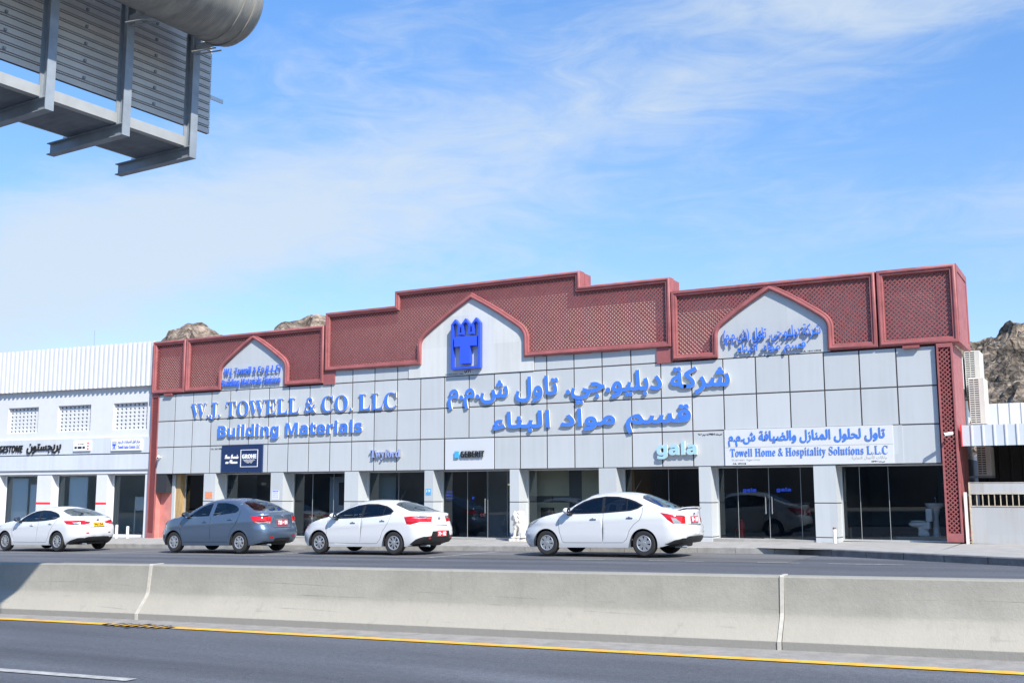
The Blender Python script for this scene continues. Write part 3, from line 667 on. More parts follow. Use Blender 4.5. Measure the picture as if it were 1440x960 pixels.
tier(arched(8.32, 21.28, 5.97, 8.05, CX, 1.97, 6.58, 8.04, (11.32, 18.33, 8.55)), YT-.02)
# arch infills
def infill(xc, half, zspr, zap, z0, y, m, name='arch_infill', foot=None):
    a = arch(xc, half, zspr, zap, z0)
    if foot: a = [(foot[0], foot[2]), (foot[1], foot[2]), (foot[1], z0)]+a+[(foot[0], z0)]
    mb = MB(); mb.prism(a, [], (0, 0, 0), *AX, -(y+.12), -y); mb.build(name, m, B)
infill(4.90, 1.60, 6.2, 7.42, 5.535, .0, M_PANEL); infill(24.24, 1.60, 6.2, 7.42, 5.535, .0, M_PANEL)
infill(CX, 2.01, 6.58, 8.08, 6.02, -.03, M_INFILL, foot=(11.88, 16.66, 5.53))
# tier backs, soffits, top caps and the return along the right flank
mb = MB()
for x0, x1, z0, z1, y in ((-.28, 8.28, ZL0+.02, ZL1-.02, YT), (21.3, 29.13, ZL0+.02, ZL1-.02, YT)): mb.box(x0, x1, y+.28, .75, z0, z1); mb.box(x0, x1, y-.10, y+.28, z1-.03, z1-.004)
mb.box(8.34, 21.26, YT+.27, .75, 6.0, 8.03); mb.box(11.34, 18.31, YT+.27, .75, 8.03, 8.53); mb.box(11.34, 18.31, YT-.13, .3, 8.52, 8.545); mb.box(8.34, 11.3, YT-.13, .3, 8.015, 8.045); mb.box(18.35, 21.26, YT-.13, .3, 8.015, 8.045)
for (x0, x1, xc, half) in ((-.28, 8.28, 4.9, 1.56), (21.3, 29.13, 24.24, 1.56)):
    mb.box(x0, xc-half, YT-.03, .3, ZL0-.012, ZL0+.02); mb.box(xc+half, x1, YT-.03, .3, ZL0-.012, ZL0+.02)
mb.box(8.34, CX-1.97, YT-.05, .2, 5.955, 5.985); mb.box(CX+1.97, 21.26, YT-.05, .2, 5.955, 5.985)
mb.build('parapet_back', M_RED, B)
mb = MB(); mb.box(29.0, 29.13, YT-.06, 2.1, ZL0, ZL1); mb.box(29.13, 29.17, YT-.11, 2.1, ZL1-.16, ZL1+.003); mb.box(29.13, 29.17, YT-.11, 2.1, ZL0-.01, ZL0+.16); mb.box(29.13, 29.17, YT-.11, YT+.06, ZL0+.16, ZL1-.16); mb.box(29.13, 29.17, 1.94, 2.1, ZL0+.16, ZL1-.16)
mb.box(29.13, 29.146, YT-.09, 1.94, ZL0+.16, ZL1-.16); mb.build('parapet_side', M_RED, B); MB().box(-.30, -.18, YT-.06, .75, ZL0, ZL1).build('parapet_side', M_RED, B)
# red stub blocks under the centre tier
for x0, x1 in ((8.24, 8.74), (20.80, 21.29)): MB().box(x0, x1, YT-.10, .2, 5.50, 5.96).build('corbel_block', M_RED, B)
for x in (.42, 27.75): MB().box(x, x+.42, -.12, .02, 5.47, 5.545).build('bracket_lip', M_LATT, B)
# lattice columns at both ends
M_MAR = mat('dark_maroon', (.07, .02, .022), .8)
def column(x0, x1, zb_, right):
    y = -.08 if right else -.005; mb = MB(); e = .045 if right else .022
    mb.box(x0, x0+e, y-.03, y+.05, zb_, ZL0-.015); mb.box(x1-e, x1, y-.03, y+.05, zb_, ZL0-.015); mb.box(x0+e, x1-e, y-.03, y+.05, zb_, zb_+.22); mb.box(x0+e, x1-e, y-.03, y+.05, ZL0-.12, ZL0-.015)
    c = mb.build('lattice_column', M_RED, B)
    lattice([(x0+e, zb_+.22), (x1-e, zb_+.22), (x1-e, ZL0-.12), (x0+e, ZL0-.12)], y-.0, c, .115, .014, 'lattice_screen')
    MB().box(x0+.01, x1-.01, y+.052, 1.9 if right else .55, zb_, ZL0-.02).build('column_core', M_RED if right else M_SALMON, c)
    MB().box(x0+e, x1-e, y+.045, y+.05, zb_+.22, ZL0-.12).build('screen_backing', M_MAR, c)
column(-.30, .06, -.0, False); column(28.58, 28.97, .47, True)
MB().box(.06, .62, .3, .6, -.02, 2.45).build('return_wall', M_SALMON, B)
MB().box(.06, .62, .02, .3, 1.75, 2.45).build('service_recess', M_DARK, B)
MB().box(.66, .80, .28, .56, .0, 2.45).build('jamb', M_PANEL, B)
MB().box(.82, 1.04, .34, .60, .0, 2.45).build('timber_post', mat('varnished_timber', (.40, .27, .125), .5, var=.3, scale=5, stretch=(4, 4, .4)), B)

# ------------------------------------------------------------------ signs on the showroom
sign('sign_lettering', 'big blue serif company name in raised letters on the grey panels at left', 'sign lettering', serif('W.J. TOWELL & CO. LLC'), (1.86, 11.42, 4.47, 5.10), .02, .07, M_BLUE, .0, side=M_CREAM)
sign('sign_lettering', 'bold blue Building Materials raised letters under the serif company name', 'sign lettering', sansb('Building Materials'), (3.30, 9.98, 3.66, 4.22), .02, .07, M_BLUE, .012, side=M_CREAM)
sign('sign_lettering', 'big blue Arabic company name, upper line right of the central arch', 'sign lettering', arabic('شركة دبليو.جي. تاول ش.م.م'), (13.5, 23.0, 4.42, 5.33), .02, .07, M_BLUE, .026, side=M_CREAM)
sign('sign_lettering', 'big blue Arabic lettering, shorter lower line above the dark shop windows', 'sign lettering', arabic('قسم مواد البناء'), (15.21, 21.81, 3.50, 4.24), .02, .07, M_BLUE, .028, side=M_CREAM)
sign('sign_lettering', 'deep stand-off blue Latin company name inside the left arch', 'sign lettering', sansb('W.J. Towell & Co.(L.L.C)'), (3.50, 6.26, 6.02, 6.36), .05, .085, M_BLUE, -.004, side=M_BLUE2)
sign('sign_lettering', 'deep stand-off blue Building Materials Division line at the foot of the left arch', 'sign lettering', sansb('Building Materials Division'), (3.42, 6.26, 5.60, 5.94), .05, .085, M_BLUE, -.004, side=M_BLUE2)
sign('sign_lettering', 'deep stand-off blue Arabic company name inside the right arch', 'sign lettering', arabic('شركة دبليو.جي. تاول (ش.م.م)'), (22.86, 25.62, 5.86, 6.34), .05, .085, M_BLUE, .003, side=M_BLUE2)
sign('sign_lettering', 'deep stand-off blue Arabic second line at the foot of the right arch', 'sign lettering', arabic('قسم مواد البناء'), (23.25, 25.2, 5.56, 5.90), .05, .085, M_BLUE, .003, side=M_BLUE2)
# castle emblem
def emblem(k, ox, oz, O, ax, d0, d1, parent=None, M=None):
    w, hb, hm, hp, t = 1.12*k, 1.48*k, 1.20*k, 1.66*k, .075*k      # three pointed merlons over a box with a T
    def P(x, z): return (ox+x, oz+z)
    m = w*.283; g = (w-3*m)/2; out = [P(0, 0), P(w, 0)]; 
    outer = [P(0, 0), P(w, 0)]
    for i in (2, 1, 0):
        a = i*(m+g); outer += [P(a+m, hb), P(a+m/2, hp), P(a, hb)]
        if i: outer += [P(a, hm), P(a-g, hm)]
    inner = [P(t, t), P(w-t, t)]; zi = hm-t
    for i in (2, 1, 0):
        a = i*(m+g); l, r = a+t*.8, a+m-t*.8
        if i == 2: inner += [P(w-t, hb-.02*k), P(a+m/2, hp-t*1.6), P(l, hb-.02*k), P(l, zi)]
        elif i == 1: inner += [P(r, zi), P(r, hb-.02*k), P(a+m/2, hp-t*1.6), P(l, hb-.02*k), P(l, zi)]
        else: inner += [P(r, zi), P(r, hb-.02*k), P(a+m/2, hp-t*1.6), P(t, hb-.02*k)]
    tee = [P(w*.5-.19*k, .17*k), P(w*.5+.18*k, .17*k), P(w*.5+.18*k, .74*k), P(w*.5+.41*k, .74*k), P(w*.5+.41*k, 1.06*k), P(w*.5-.42*k, 1.06*k), P(w*.5-.42*k, .74*k), P(w*.5-.19*k, .74*k)]
    f = MB().prism(outer, [inner[::-1]], O, ax[0], ax[1], ax[2], d0, d1); t2 = MB().prism(tee, [], O, ax[0], ax[1], ax[2], d0, d1+.02*k)
    return f, t2
E_ = thing('emblem_sign', (13.67, -.05, 5.71), 'blue castle emblem with a T, three pointed merlons, on the central arch', 'emblem')
f, t2 = emblem(1, 13.67, 5.71, (0, 0, 0), AX, .06, .21); f.build('emblem_outline', M_BLUE2, E_); t2.build('emblem_letter', mat('sign_mid_blue', (.035, .10, .72), .35), E_)
mb = MB(); mb.box(14.08, 14.36, -.045, -.031, 5.565, 5.685); mb.build('date_plate', mat('off_white', (.75, .75, .72), .6), E_)
mb = MB(); letters(mb, '١٨٦٦', (14.10, 14.34, 5.59, 5.67), .046, .048, .006); letters(mb, 'ESTABLISHED 1866', (13.36, 14.05, 5.56, 5.60), .031, .034); mb.build('date_lettering', M_BLACK, E_)
# navy fittings sign
g_ = thing('shop_sign', (3.52, 0, 2.48), 'navy blue sign board with white script and a boxed name, over second shop window', 'sign')
M_NAVY = mat('navy_board', (.012, .03, .10), .3); M_SW = mat('sign_white', (.85, .85, .85), .5)
MB().box(3.52, 5.50, -.07, .02, 2.485, 3.472).build('board', M_NAVY, g_)
mb = MB(); bx = (4.47, 5.31, 2.67, 3.30)
mb.box(bx[0], bx[1], -.082, -.071, bx[3]-.02, bx[3]); mb.box(bx[0], bx[1], -.082, -.071, bx[2], bx[2]+.02); mb.box(bx[0], bx[0]+.022, -.082, -.071, bx[2]+.02, bx[3]-.02); mb.box(bx[1]-.022, bx[1], -.082, -.071, bx[2]+.02, bx[3]-.02)
letters(mb, sansb('GROHE'), (4.55, 5.23, 2.98, 3.13), .071, .08, .004)
for k in range(4):
    w = .30-.055*k; z = 2.93-.035*k; n = 24
    for i in range(n):
        a, b = -w+2*w*i/n, -w+2*w*(i+1)/n; f = lambda x: z+.011*math.sin(x*38)
        mb.add([(4.89+a, -.08, f(a)-.006), (4.89+b, -.08, f(b)-.006), (4.89+b, -.08, f(b)+.008), (4.89+a, -.08, f(a)+.008)], [(0, 1, 2, 3)])
letters(mb, script('Pure Freude'), (3.70, 4.36, 2.98, 3.13), .071, .08, .004); letters(mb, script('an Wasser'), (3.74, 4.32, 2.80, 2.94), .071, .08, .004)
mb.build('sign_lettering', M_SW, g_)
sign('sign_lettering', 'small silver-blue serif brand letters on panel between navy sign and white board', 'sign lettering', serif('Twyford'), (10.38, 11.60, 2.84, 3.17), .02, .10, mat('sign_silver_blue', (.30, .38, .70), .3), .002, side=mat('chrome_edge', (.6, .6, .65), .25, .8))
gb = thing('shop_sign', (13.76, 0, 2.86), 'small black capitals after a light blue square on the white board', 'sign')
mb = MB(); letters(mb, sansb('GEBERIT'), (13.96, 14.85, 2.85, 3.06), .03, .06, .0); mb.build('sign_lettering', M_BLACK, gb)
MB().box(13.74, 13.90, -.06, -.03, 2.85, 3.06).build('blue_square', mat('sky_blue', (.06, .42, .85), .4), gb)
sign('sign_lettering', 'pale blue lowercase word in thick raised letters, right of the dark windows', 'sign lettering', sansb('gala'), (20.77, 21.98, 2.70, 3.18), .02, .10, mat('sign_pale_blue', (.36, .60, .74), .35), .014, side=M_CREAM)
h_ = thing('shop_sign', (22.8, 0, 2.48), 'long white two-line sign board with blue Arabic over blue serif English', 'sign')
mb = MB(); mb.box(22.80, 27.38, -.03, .02, 2.983, 3.485); mb.box(22.80, 27.38, -.03, .02, 2.475, 2.977); mb.build('board', mat('white_sign_board', (.62, .635, .64), .45, var=.03, scale=2), h_)
MB().box(27.38, 27.62, -.012, .02, 2.475, 3.47).build('board_end', M_PANEL, h_)
mb = MB(); letters(mb, arabic('تاول لحلول المنازل والضيافة ش.م.م'), (22.92, 27.18, 3.02, 3.42), .03, .045, .008); mb.build('arabic_lettering', M_BLUE, h_)
mb = MB(); letters(mb, serif('Towell Home & Hospitality Solutions L.L.C'), (22.96, 27.24, 2.66, 2.95), .03, .045, -.003); mb.build('english_lettering', M_BLUE, h_)
mb = MB(); M_GT = mat('faded_grey_print', (.42, .43, .44), .7); letters(mb, 'Business Agencies', (23.0, 23.8, 2.59, 2.66), .03, .033); letters(mb, arabic('وكالات الأعمال التجارية'), (26.3, 27.2, 2.58, 2.70), .03, .033); mb.build('faded_lettering', M_GT, h_)
mb = MB(); letters(mb, 'C.R. 1071318', (23.02, 23.4, 2.505, 2.545), .03, .033, .002); letters(mb, arabic('س.ت ١٠٧١٣١٨'), (26.8, 27.15, 2.505, 2.55), .03, .033, .002); mb.build('small_print', M_BLACK, h_)
sign('small_lettering', 'tiny dark registration lettering beside the navy sign board', 'lettering', 'C.R. 1011197/5', (2.9, 3.48, 3.33, 3.385), .0, .004, M_BLACK, .003)
sign('small_lettering', 'tiny dark Arabic registration lettering above the pale blue word', 'lettering', arabic('س.ت ١٠١١١٩٧٫٥ م.م ٢٠١٦'), (22.0, 22.72, 3.32, 3.40), .0, .004, M_BLACK, .003)
sign('small_lettering', 'tiny dark registration lettering at the foot of the right arch', 'lettering', 'C.R. 1011197/5', (25.05, 25.6, 5.565, 5.60), .0, .004, M_BLACK, .002)
# glass lettering
sign('door_lettering', 'small blue word on the left leaf of the glass double door', 'lettering', sansb('gala'), (23.10, 23.48, 1.72, 1.84), -WALL+.033, -WALL+.04, M_BLUE2, .006)
sign('door_lettering', 'small blue word on the right leaf of the glass double door', 'lettering', sansb('gala'), (24.07, 24.47, 1.73, 1.85), -WALL+.033, -WALL+.04, M_BLUE2, .006)
mb = MB(); mb.box(14.03, 14.11, WALL-.045, WALL-.035, 1.52, 1.60)
tag(mb.build('door_sticker', M_BLUE2, None, (14.07, WALL-.04, 1.56)), 'small square blue sticker on the dark glass entrance', 'sticker')
mb = MB()
for k, t in enumerate(((3, 2), (2, 1), (1, 3))): strokes(mb, 13.02, 13.26, 1.73-.1*k, 1.77-.1*k, -WALL+.033, -WALL+.036, t)
tag(mb.build('window_lettering', M_BLUE2, None, (13.1, WALL-.04, 1.6)), 'three short lines of small blue lettering on glass beside the entrance', 'lettering')
# notices on pillars
def notice(name, label, x0, x1, z0, z1, m, y=-.008, lines=None, lm=None):
    o = thing(name, ((x0+x1)/2, 0, z0), label, 'notice'); MB().box(x0, x1, y, -.001, z0, z1).build('sheet', m, o)
    if lines:
        mb = MB(); n = len(lines); h = (z1-z0)/(n+.6)
        for k, t in enumerate(lines): (letters(mb, t, (x0+.03, x1-.03, z1-h*(k+1)+h*.12, z1-h*(k+1)+h*.72), -y, -y+.002, .002) if isinstance(t, str) else strokes(mb, x0+.03, x1-.03, z1-h*(k+1)+h*.3, z1-h*(k+1)+h*(.75 if k == 0 else .5), -y, -y+.002, t))
        mb.build('print', lm or M_BLACK, o)
    return o
notice('poster', 'faded orange poster on the first grey pillar', 2.70, 3.06, 1.53, 1.78, mat('orange_paper', (.72, .27, .14), .8, var=.25, scale=14))
notice('poster', 'white paper notice with blue print on the second grey pillar', 5.97, 6.30, 1.50, 1.82, mat('paper', (.68, .69, .76), .8), lines=[(3, 2), (2, 3, 1, 2), (3, 1, 2), (2, 2, 3)], lm=M_BLUE2)
notice('wall_plaque', 'small sky blue numbered plaque on the narrow pillar left of entrance', 12.60, 12.80, 1.66, 1.86, mat('plaque_blue', (.08, .36, .75), .4), lines=['19'], lm=M_SW)
# cameras
def cctv(label, loc, d):
    o = thing('security_camera', loc, label, 'security camera'); x, y, z = loc; d = Vector(d).normalized()
    MB().tube([(x, y, z), (x, y-.12, z), Vector((x, y-.14, z))+d*.02], .018, 8).build('bracket', M_WPLAST, o, smooth=40)
    c = Vector((x, y-.15, z+.01)); MB().tube([c-d*.09, c+d*.13], .045, 12).build('housing', M_WPLAST, o, smooth=40); MB().tube([c+d*.131, c+d*.136], .032, 12).build('lens', M_BLACK, o)
cctv('small white security camera on the panel beside the left lattice column', (.30, 0, 3.10), (.6, -.7, -.3))
cctv('small white security camera on the right lattice column', (28.80, -.17, 3.18), (-.8, -.5, -.15))
o = thing('ceiling_lamp', (14.4, 2.6, 2.3), 'small lit warm lamp strip hanging inside the glass entrance', 'lamp')
MB().box(14.2, 14.65, 2.58, 2.62, 1.98, 2.02).build('lit_tube', mat('lamp_glow', (.9, .8, .5), .5, emit=(.5, .42, .2)), o); mb = MB()
for x in (14.25, 14.6): mb.box(x-.004, x+.004, 2.597, 2.603, 2.02, 2.64)
mb.box(14.2, 14.65, 2.59, 2.61, 2.02, 2.028); mb.build('hanger', M_ALU, o)
# showroom contents
tp = thing('display_board', (17, 2.4, bz(17)), 'beige tiled display walls with dark panels behind the sixth window', 'display')
M_TAN = mat('beige_tile', (.62, .53, .34), .5, var=.06, scale=1.5); z = bz(17)
mb = MB(); mb.box(15.7, 17.25, 1.2, 1.3, 1.62, 2.5); mb.box(15.7, 17.25, 1.2, 1.3, z, 1.42); mb.box(17.7, 18.6, 1.2, 1.3, z, 2.5); mb.build('tile_panel', M_TAN, tp)
mb = MB(); mb.box(15.7, 17.25, 1.22, 1.32, 1.42, 1.62); mb.box(17.25, 17.7, 1.22, 1.3, z, 2.5); mb.build('dark_panel', mat('slate_panel', (.07, .08, .085), .4), tp)
mb = MB(); mb.box(16.25, 16.72, 1.16, 1.2, .75, 1.25); mb.box(16.4, 16.65, 1.16, 1.22, 1.43, 1.6); mb.build('framed_panel', mat('black_panel', (.02, .022, .025), .3), tp)
o = thing('display_shelf', (1.9, 1.6, bz(1.9)), 'dark shelf unit of chrome fittings behind the first window', 'shelf')
mb = MB(); z = bz(1.9)
for k in range(5): mb.box(1.15, 2.55, 1.5, 1.8, z+.35+.36*k, z+.37+.36*k)
mb.box(1.1, 1.15, 1.5, 1.8, z, 2.2); mb.box(2.55, 2.6, 1.5, 1.8, z, 2.2); mb.build('rack', mat('shelf_board', (.14, .15, .16), .5), o)
for k in range(4):
    for i in range(6):
        x = 1.25+.22*i; zz = z+.37+.36*k; MB().tube([(x, 1.6, zz), (x, 1.6, zz+.14), (x+.02, 1.56, zz+.18), (x+.03, 1.5, zz+.16)], .014, 6).build('tap', M_STEEL, o, smooth=60)
o = thing('display_board', (4.6, 1.7, bz(4.6)), 'dark panel with small white plates behind the second window', 'display')
MB().box(3.5, 5.8, 1.9, 1.98, bz(4.6), 2.4).build('panel', mat('dark_display', (.05, .055, .06), .4), o)
for x in (3.75, 4.55, 5.5): MB().box(x, x+.22, 1.87, 1.9, 2.03, 2.13).build('plate', M_WPLAST, o)
o = thing('display_board', (10.9, 1.9, bz(11)), 'teal grey display wall behind the fourth window', 'display')
mb = MB(); mb.box(9.9, 10.6, 1.1, 1.2, bz(10), 2.3); mb.box(11.6, 12.4, 2.0, 2.1, bz(12), 2.3); mb.build('panel', mat('teal_panel', (.30, .37, .38), .5), o)
o = thing('display_board', (7.6, 2.0, bz(7.6)), 'pale panel and dark frame behind the third window', 'display')
MB().box(7.7, 8.9, 1.1, 1.2, bz(8.6), 2.3).build('panel', mat('pale_panel', (.45, .47, .50), .6), o); MB().box(8.15, 8.6, 1.06, 1.09, 1.3, 2.1).build('picture', M_DARK, o)
o = thing('display_board', (20.2, 1.9, bz(20)), 'brown edged display panel behind the seventh window', 'display')
MB().box(19.55, 19.62, .9, 2.2, bz(19.6), 2.4).build('edge', mat('amber_board', (.45, .2, .04), .5), o); MB().box(20.0, 21.8, 2.3, 2.4, bz(21), 1.2).build('panel', mat('counter', (.1, .1, .1), .5), o)
def extinguisher():
    x, y, z = 22.98, .78, bz(22.98)
    o = thing('fire_extinguisher', (x, y, z), 'red fire extinguisher standing inside the glass double door', 'fire extinguisher')
    red = mat('extinguisher_red', (.55, .012, .02), .3)
    MB().lathe([(0, 0), (.075, 0), (.08, .02), (.08, .42), (.06, .49), (.025, .52), (.025, .55), (0, .55)], 20, c=(x, y, z+.06)).build('cylinder', red, o, smooth=40)
    MB().tube([(x, y, z+.61), (x, y-.06, z+.64)], .014, 8).build('valve', M_BLACK, o); MB().tube([(x, y-.03, z+.62), (x-.1, y-.05, z+.6), (x-.12, y-.05, z+.42), (x-.09, y-.04, z+.3)], .012, 8).build('hose', M_BLACK, o, smooth=60)
    mb = MB(); 
    for dx in (-.2, -.09): mb.tube([(x+dx, y, z-.01), (x+dx, y, z+.33)], .01, 6)
    mb.tube([(x-.2, y, z+.33), (x-.09, y, z+.33)], .01, 6); mb.tube([(x-.2, y, z+.04), (x, y, z+.04)], .01, 6); mb.lathe([(0, 0), (.1, 0), (.1, .05), (0, .05)], 16, c=(x, y, z)); mb.build('stand', red, o, smooth=40)
extinguisher()
def toilet(x, y, z, label):
    o = thing('toilet', (x, y, z), label, 'toilet'); ce = mat('ceramic', (.80, .82, .82), .12)
    mb = MB(); ell(mb, (x-.12, y, z+.33), (.26, .19, .09)); ell(mb, (x, y, z+.2), (.14, .12, .2)); mb.rbox(x-.13, x+.16, y-.11, y+.11, z, z+.14, .03); mb.rbox(x+.0, x+.2, y-.16, y+.16, z+.2, z+.4, .04); remesh(mb, 'bowl', ce, .022, o)
    mb = MB(); mb.lathe([(.17, 0), (.2, .0), (.2, .025), (.17, .025)], 24, c=(x-.12, y, z+.40)); mb.build('seat', ce, o, smooth=40); MB().rbox(x+.1, x+.27, y-.2, y+.2, z+.4, z+.74, .03).build('cistern', ce, o, smooth=40)
zp = bz(28)+.12
p_ = thing('display_plinth', (27.9, 1.0, bz(28)), 'low blue grey plinth under the sanitary ware in the last window', 'plinth'); MB().box(27.2, 28.5, .72, 1.5, bz(27.6)-.05, zp).build('step', mat('plinth_blue', (.10, .17, .22), .5), p_)
toilet(27.85, 1.05, zp, 'white toilet on a low plinth behind the last shop window')
o = thing('wash_basin', (28.15, 1.25, zp), 'white wash basin on pedestal behind the toilet in the last window', 'basin')
mb = MB(); mb.lathe([(0, .72), (.1, .72), (.24, .80), (.27, .88), (.25, .88), (.2, .82), (.06, .78), (0, .78)], 28, c=(28.15, 1.25, zp)); mb.build('bowl', MATS['ceramic'], o, smooth=50)
MB().lathe([(.11, 0), (.09, .1), (.075, .5), (.12, .73)], 18, c=(28.15, 1.25, zp)).build('pedestal', MATS['ceramic'], o, smooth=50); MB().tube([(28.15, 1.4, zp+.87), (28.15, 1.4, zp+1.0), (28.15, 1.28, zp+1.02)], .014, 8).build('tap', M_STEEL, o, smooth=60)
# lion on a plinth
def lion():
    x, y, z = 16.46, -.52, pz(16.46, .87)
    o = thing('lion_statue', (x, y, z), 'weathered white seated lion statue on a plinth before the pillar', 'statue')
    st = mat('lion_stone', (.66, .61, .53), .85, col2=(.74, .70, .64), var=.22, scale=9, bump=.5, bscale=30)
    MB().rbox(x-.33, x+.30, y-.2, y+.2, z-.02, z+.07, .012).build('plinth', st, o)
    mb = MB(); b = z+.07
    ell(mb, (x+.13, y, b+.17), (.17, .15, .17)); ell(mb, (x-.0, y, b+.36), (.15, .135, .22), Matrix.Rotation(R(-22), 3, 'Y')); ell(mb, (x-.08, y, b+.48), (.17, .155, .19))
    ell(mb, (x-.10, y, b+.62), (.175, .18, .19)); ell(mb, (x-.01, y, b+.54), (.19, .17, .21)); ell(mb, (x-.06, y, b+.44), (.16, .165, .17)); ell(mb, (x-.225, y, b+.645), (.10, .088, .095)); ell(mb, (x-.305, y, b+.605), (.065, .055, .045)); ell(mb, (x-.295, y, b+.565), (.05, .042, .026))
    for s in (-1, 1): ell(mb, (x-.29, y+s*.05, b+.665), (.03, .022, .018), n=8)
    for s in (-1, 1):
        ell(mb, (x-.12, y+s*.085, b+.76), (.03, .03, .04)); mb.tube([(x-.12, y+s*.09, b+.42), (x-.17, y+s*.09, b+.2), (x-.19, y+s*.09, b+.03)], [.068, .05, .045], 12); ell(mb, (x-.235, y+s*.09, b+.03), (.075, .048, .035))
        ell(mb, (x+.12, y+s*.14, b+.15), (.16, .06, .14)); ell(mb, (x-.03, y+s*.16, b+.035), (.11, .05, .04))
    for k in range(60):      # mane locks
        a = random.uniform(0, 2*math.pi); h = random.uniform(.30, .80); r = .195-.9*(h-.55)**2; ell(mb, (x-.07+r*math.cos(a)*.95, y+r*math.sin(a), b+h), (.03, .03, .055), n=6)
    mb.tube([(x+.28, y-.02, b+.06), (x+.31, y-.12, b+.05), (x+.22, y-.2, b+.05), (x+.1, y-.22, b+.05)], [.03, .028, .026, .035], 10)
    remesh(mb, 'lion_body', st, .016, o, it=1)
lion()
def bollard(x, y, h, r, label, cap=None, group=None):
    z = pz(x, .9)-.02; o = thing('bollard', (x, y, z), label, 'bollard', group)
    MB().lathe([(r, 0), (r, h-.02), (r*.8, h), (0, h)], 16, c=(x, y, z)).build('post', M_WPLAST, o, smooth=40)
    if cap: MB().lathe([(r*1.01, 0), (r*1.02, .05), (0, .055)], 16, c=(x, y, z+h-.045)).build('rusty_cap', mat('rust', (.28, .12, .05), .9), o, smooth=40)
bollard(25.83, -.32, .42, .045, 'short white post with rusty top beside the last grey pillar', True)

# ------------------------------------------------------------------ left neighbour (turned five degrees)
TH = R(5); LO = Vector((-.35, .20, 0)); LU = Vector((math.cos(TH), math.sin(TH), 0)); LN = Vector((LU.y, -LU.x, 0)); LAX = (LU, Vector((0, 0, 1)), LN)
LB = thing('tyre_shop_building', LO, 'low white shop building with ribbed white parapet and grey sign fascia', 'building')
def lp(u, z, d=0): return LO+LU*u+Vector((0, 0, z))+LN*d       # u runs right (negative = away to the left), d out of the wall
def lbox(mb, u0, u1, d0, d1, z0, z1, mi=0): mb.obox(lp((u0+u1)/2, (z0+z1)/2, (d0+d1)/2), LU*(abs(u1-u0)/2), LN*(abs(d1-d0)/2), Vector((0, 0, abs(z1-z0)/2)), mi)
UL = -26
mb = MB()                                    # ribbed parapet sheet
n = 0; u = UL; prof = []
while u < -.02:
    prof += [(u, 0), (u+.09, 0), (u+.115, .06), (u+.20, .06), (u+.225, 0)]; u += .25
prof = [(a, b) for a, b in prof if a < 0]+[(0, 0)]
vs = [lp(a, 5.93, .14+b) for a, b in prof]+[lp(a, 7.68, .14+b) for a, b in prof]; k = len(prof)
mb.add(vs, [(i, i+1, k+i+1, k+i) for i in range(k-1)]); lbox(mb, UL, 0, -.2, .13, 5.93, 7.67); mb.build('ribbed_parapet', M_CORR, LB)
def lwall(u0, u1, z0, z1, holes, d0=-.25, d1=0.0, name='wall', m=M_WHITE):
    mb = MB(); mb.prism([(u0, z0), (u1, z0), (u1, z1), (u0, z1)], [[(a, c), (a, d), (b, d), (b, c)] for a, b, c, d in holes], LO, LU, (0, 0, 1), LN, d0, d1, back=True); return mb.build(name, m, LB)
WINS = [(-2.18, -.40), (-5.20, -3.38), (-8.05, -6.30), (-11.1, -9.3), (-14.1, -12.3), (-17.1, -15.3)]
lwall(UL, 0, 3.93, 5.93, [(a, b, 4.23, 5.30) for a, b in WINS])
for a, b in WINS:                            # pierced concrete screens set back in the reveals
    nx = 8; nz_ = 7; hs = []; w = (b-a)/nx; h = 1.07/nz_
    for i in range(nx):
        for j in range(nz_): hs.append([(a+w*(i+.26), 4.23+h*(j+.26)), (a+w*(i+.26), 4.23+h*(j+.74)), (a+w*(i+.74), 4.23+h*(j+.74)), (a+w*(i+.74), 4.23+h*(j+.26))])
    f = MB().prism([(a, 4.23), (b, 4.23), (b, 5.30), (a, 5.30)], hs, LO, LU, (0, 0, 1), LN, -.26, -.12).build('pierced_screen', M_WHITE, LB)
mb = MB(); lbox(mb, UL, 0, -.7, -.55, 3.9, 5.9); mb.build('dark_backing', M_DARK, LB)
mb = MB(); lbox(mb, UL, -.0, -.2, .12, 3.30, 3.92); lbox(mb, UL, 0, -.2, .09, 2.66, 3.27); mb.build('sign_fascia', M_BAND, LB)
mb = MB(); lbox(mb, UL, 0, -.2, .06, 3.27, 3.30); mb.build('fascia_groove', mat('groove_dark', (.10, .10, .10), .8), LB)
mb = MB(); lbox(mb, UL, 0, -.25, .03, 2.5, 2.66); mb.build('lintel', M_WHITE, LB)
LG = [(-2.32, -.36), (-5.34, -2.88), (-8.32, -6.14), (-11.3, -9.1), (-14.2, -12.1)]
pil = [(-.36, 0), (-2.88, -2.32), (-6.14, -5.34), (-9.1, -8.32), (-12.1, -11.3), (-26, -14.2)]
M_STRIPE = mat('red_stripe', (.72, .03, .04), .5)
lz = lambda u: -.06+.004*(u+3)
for a, b in pil:
    mb = MB(); lbox(mb, a, b, -.5, 0, -.5, 2.5); p = mb.build('pillar', M_WHITE, LB)
    if b < -1: mb = MB(); lbox(mb, a, b, 0, .006, 1.29, 1.37); mb.build('stripe', M_STRIPE, p)
M_LF = mat('white_frame', (.75, .76, .76), .4)
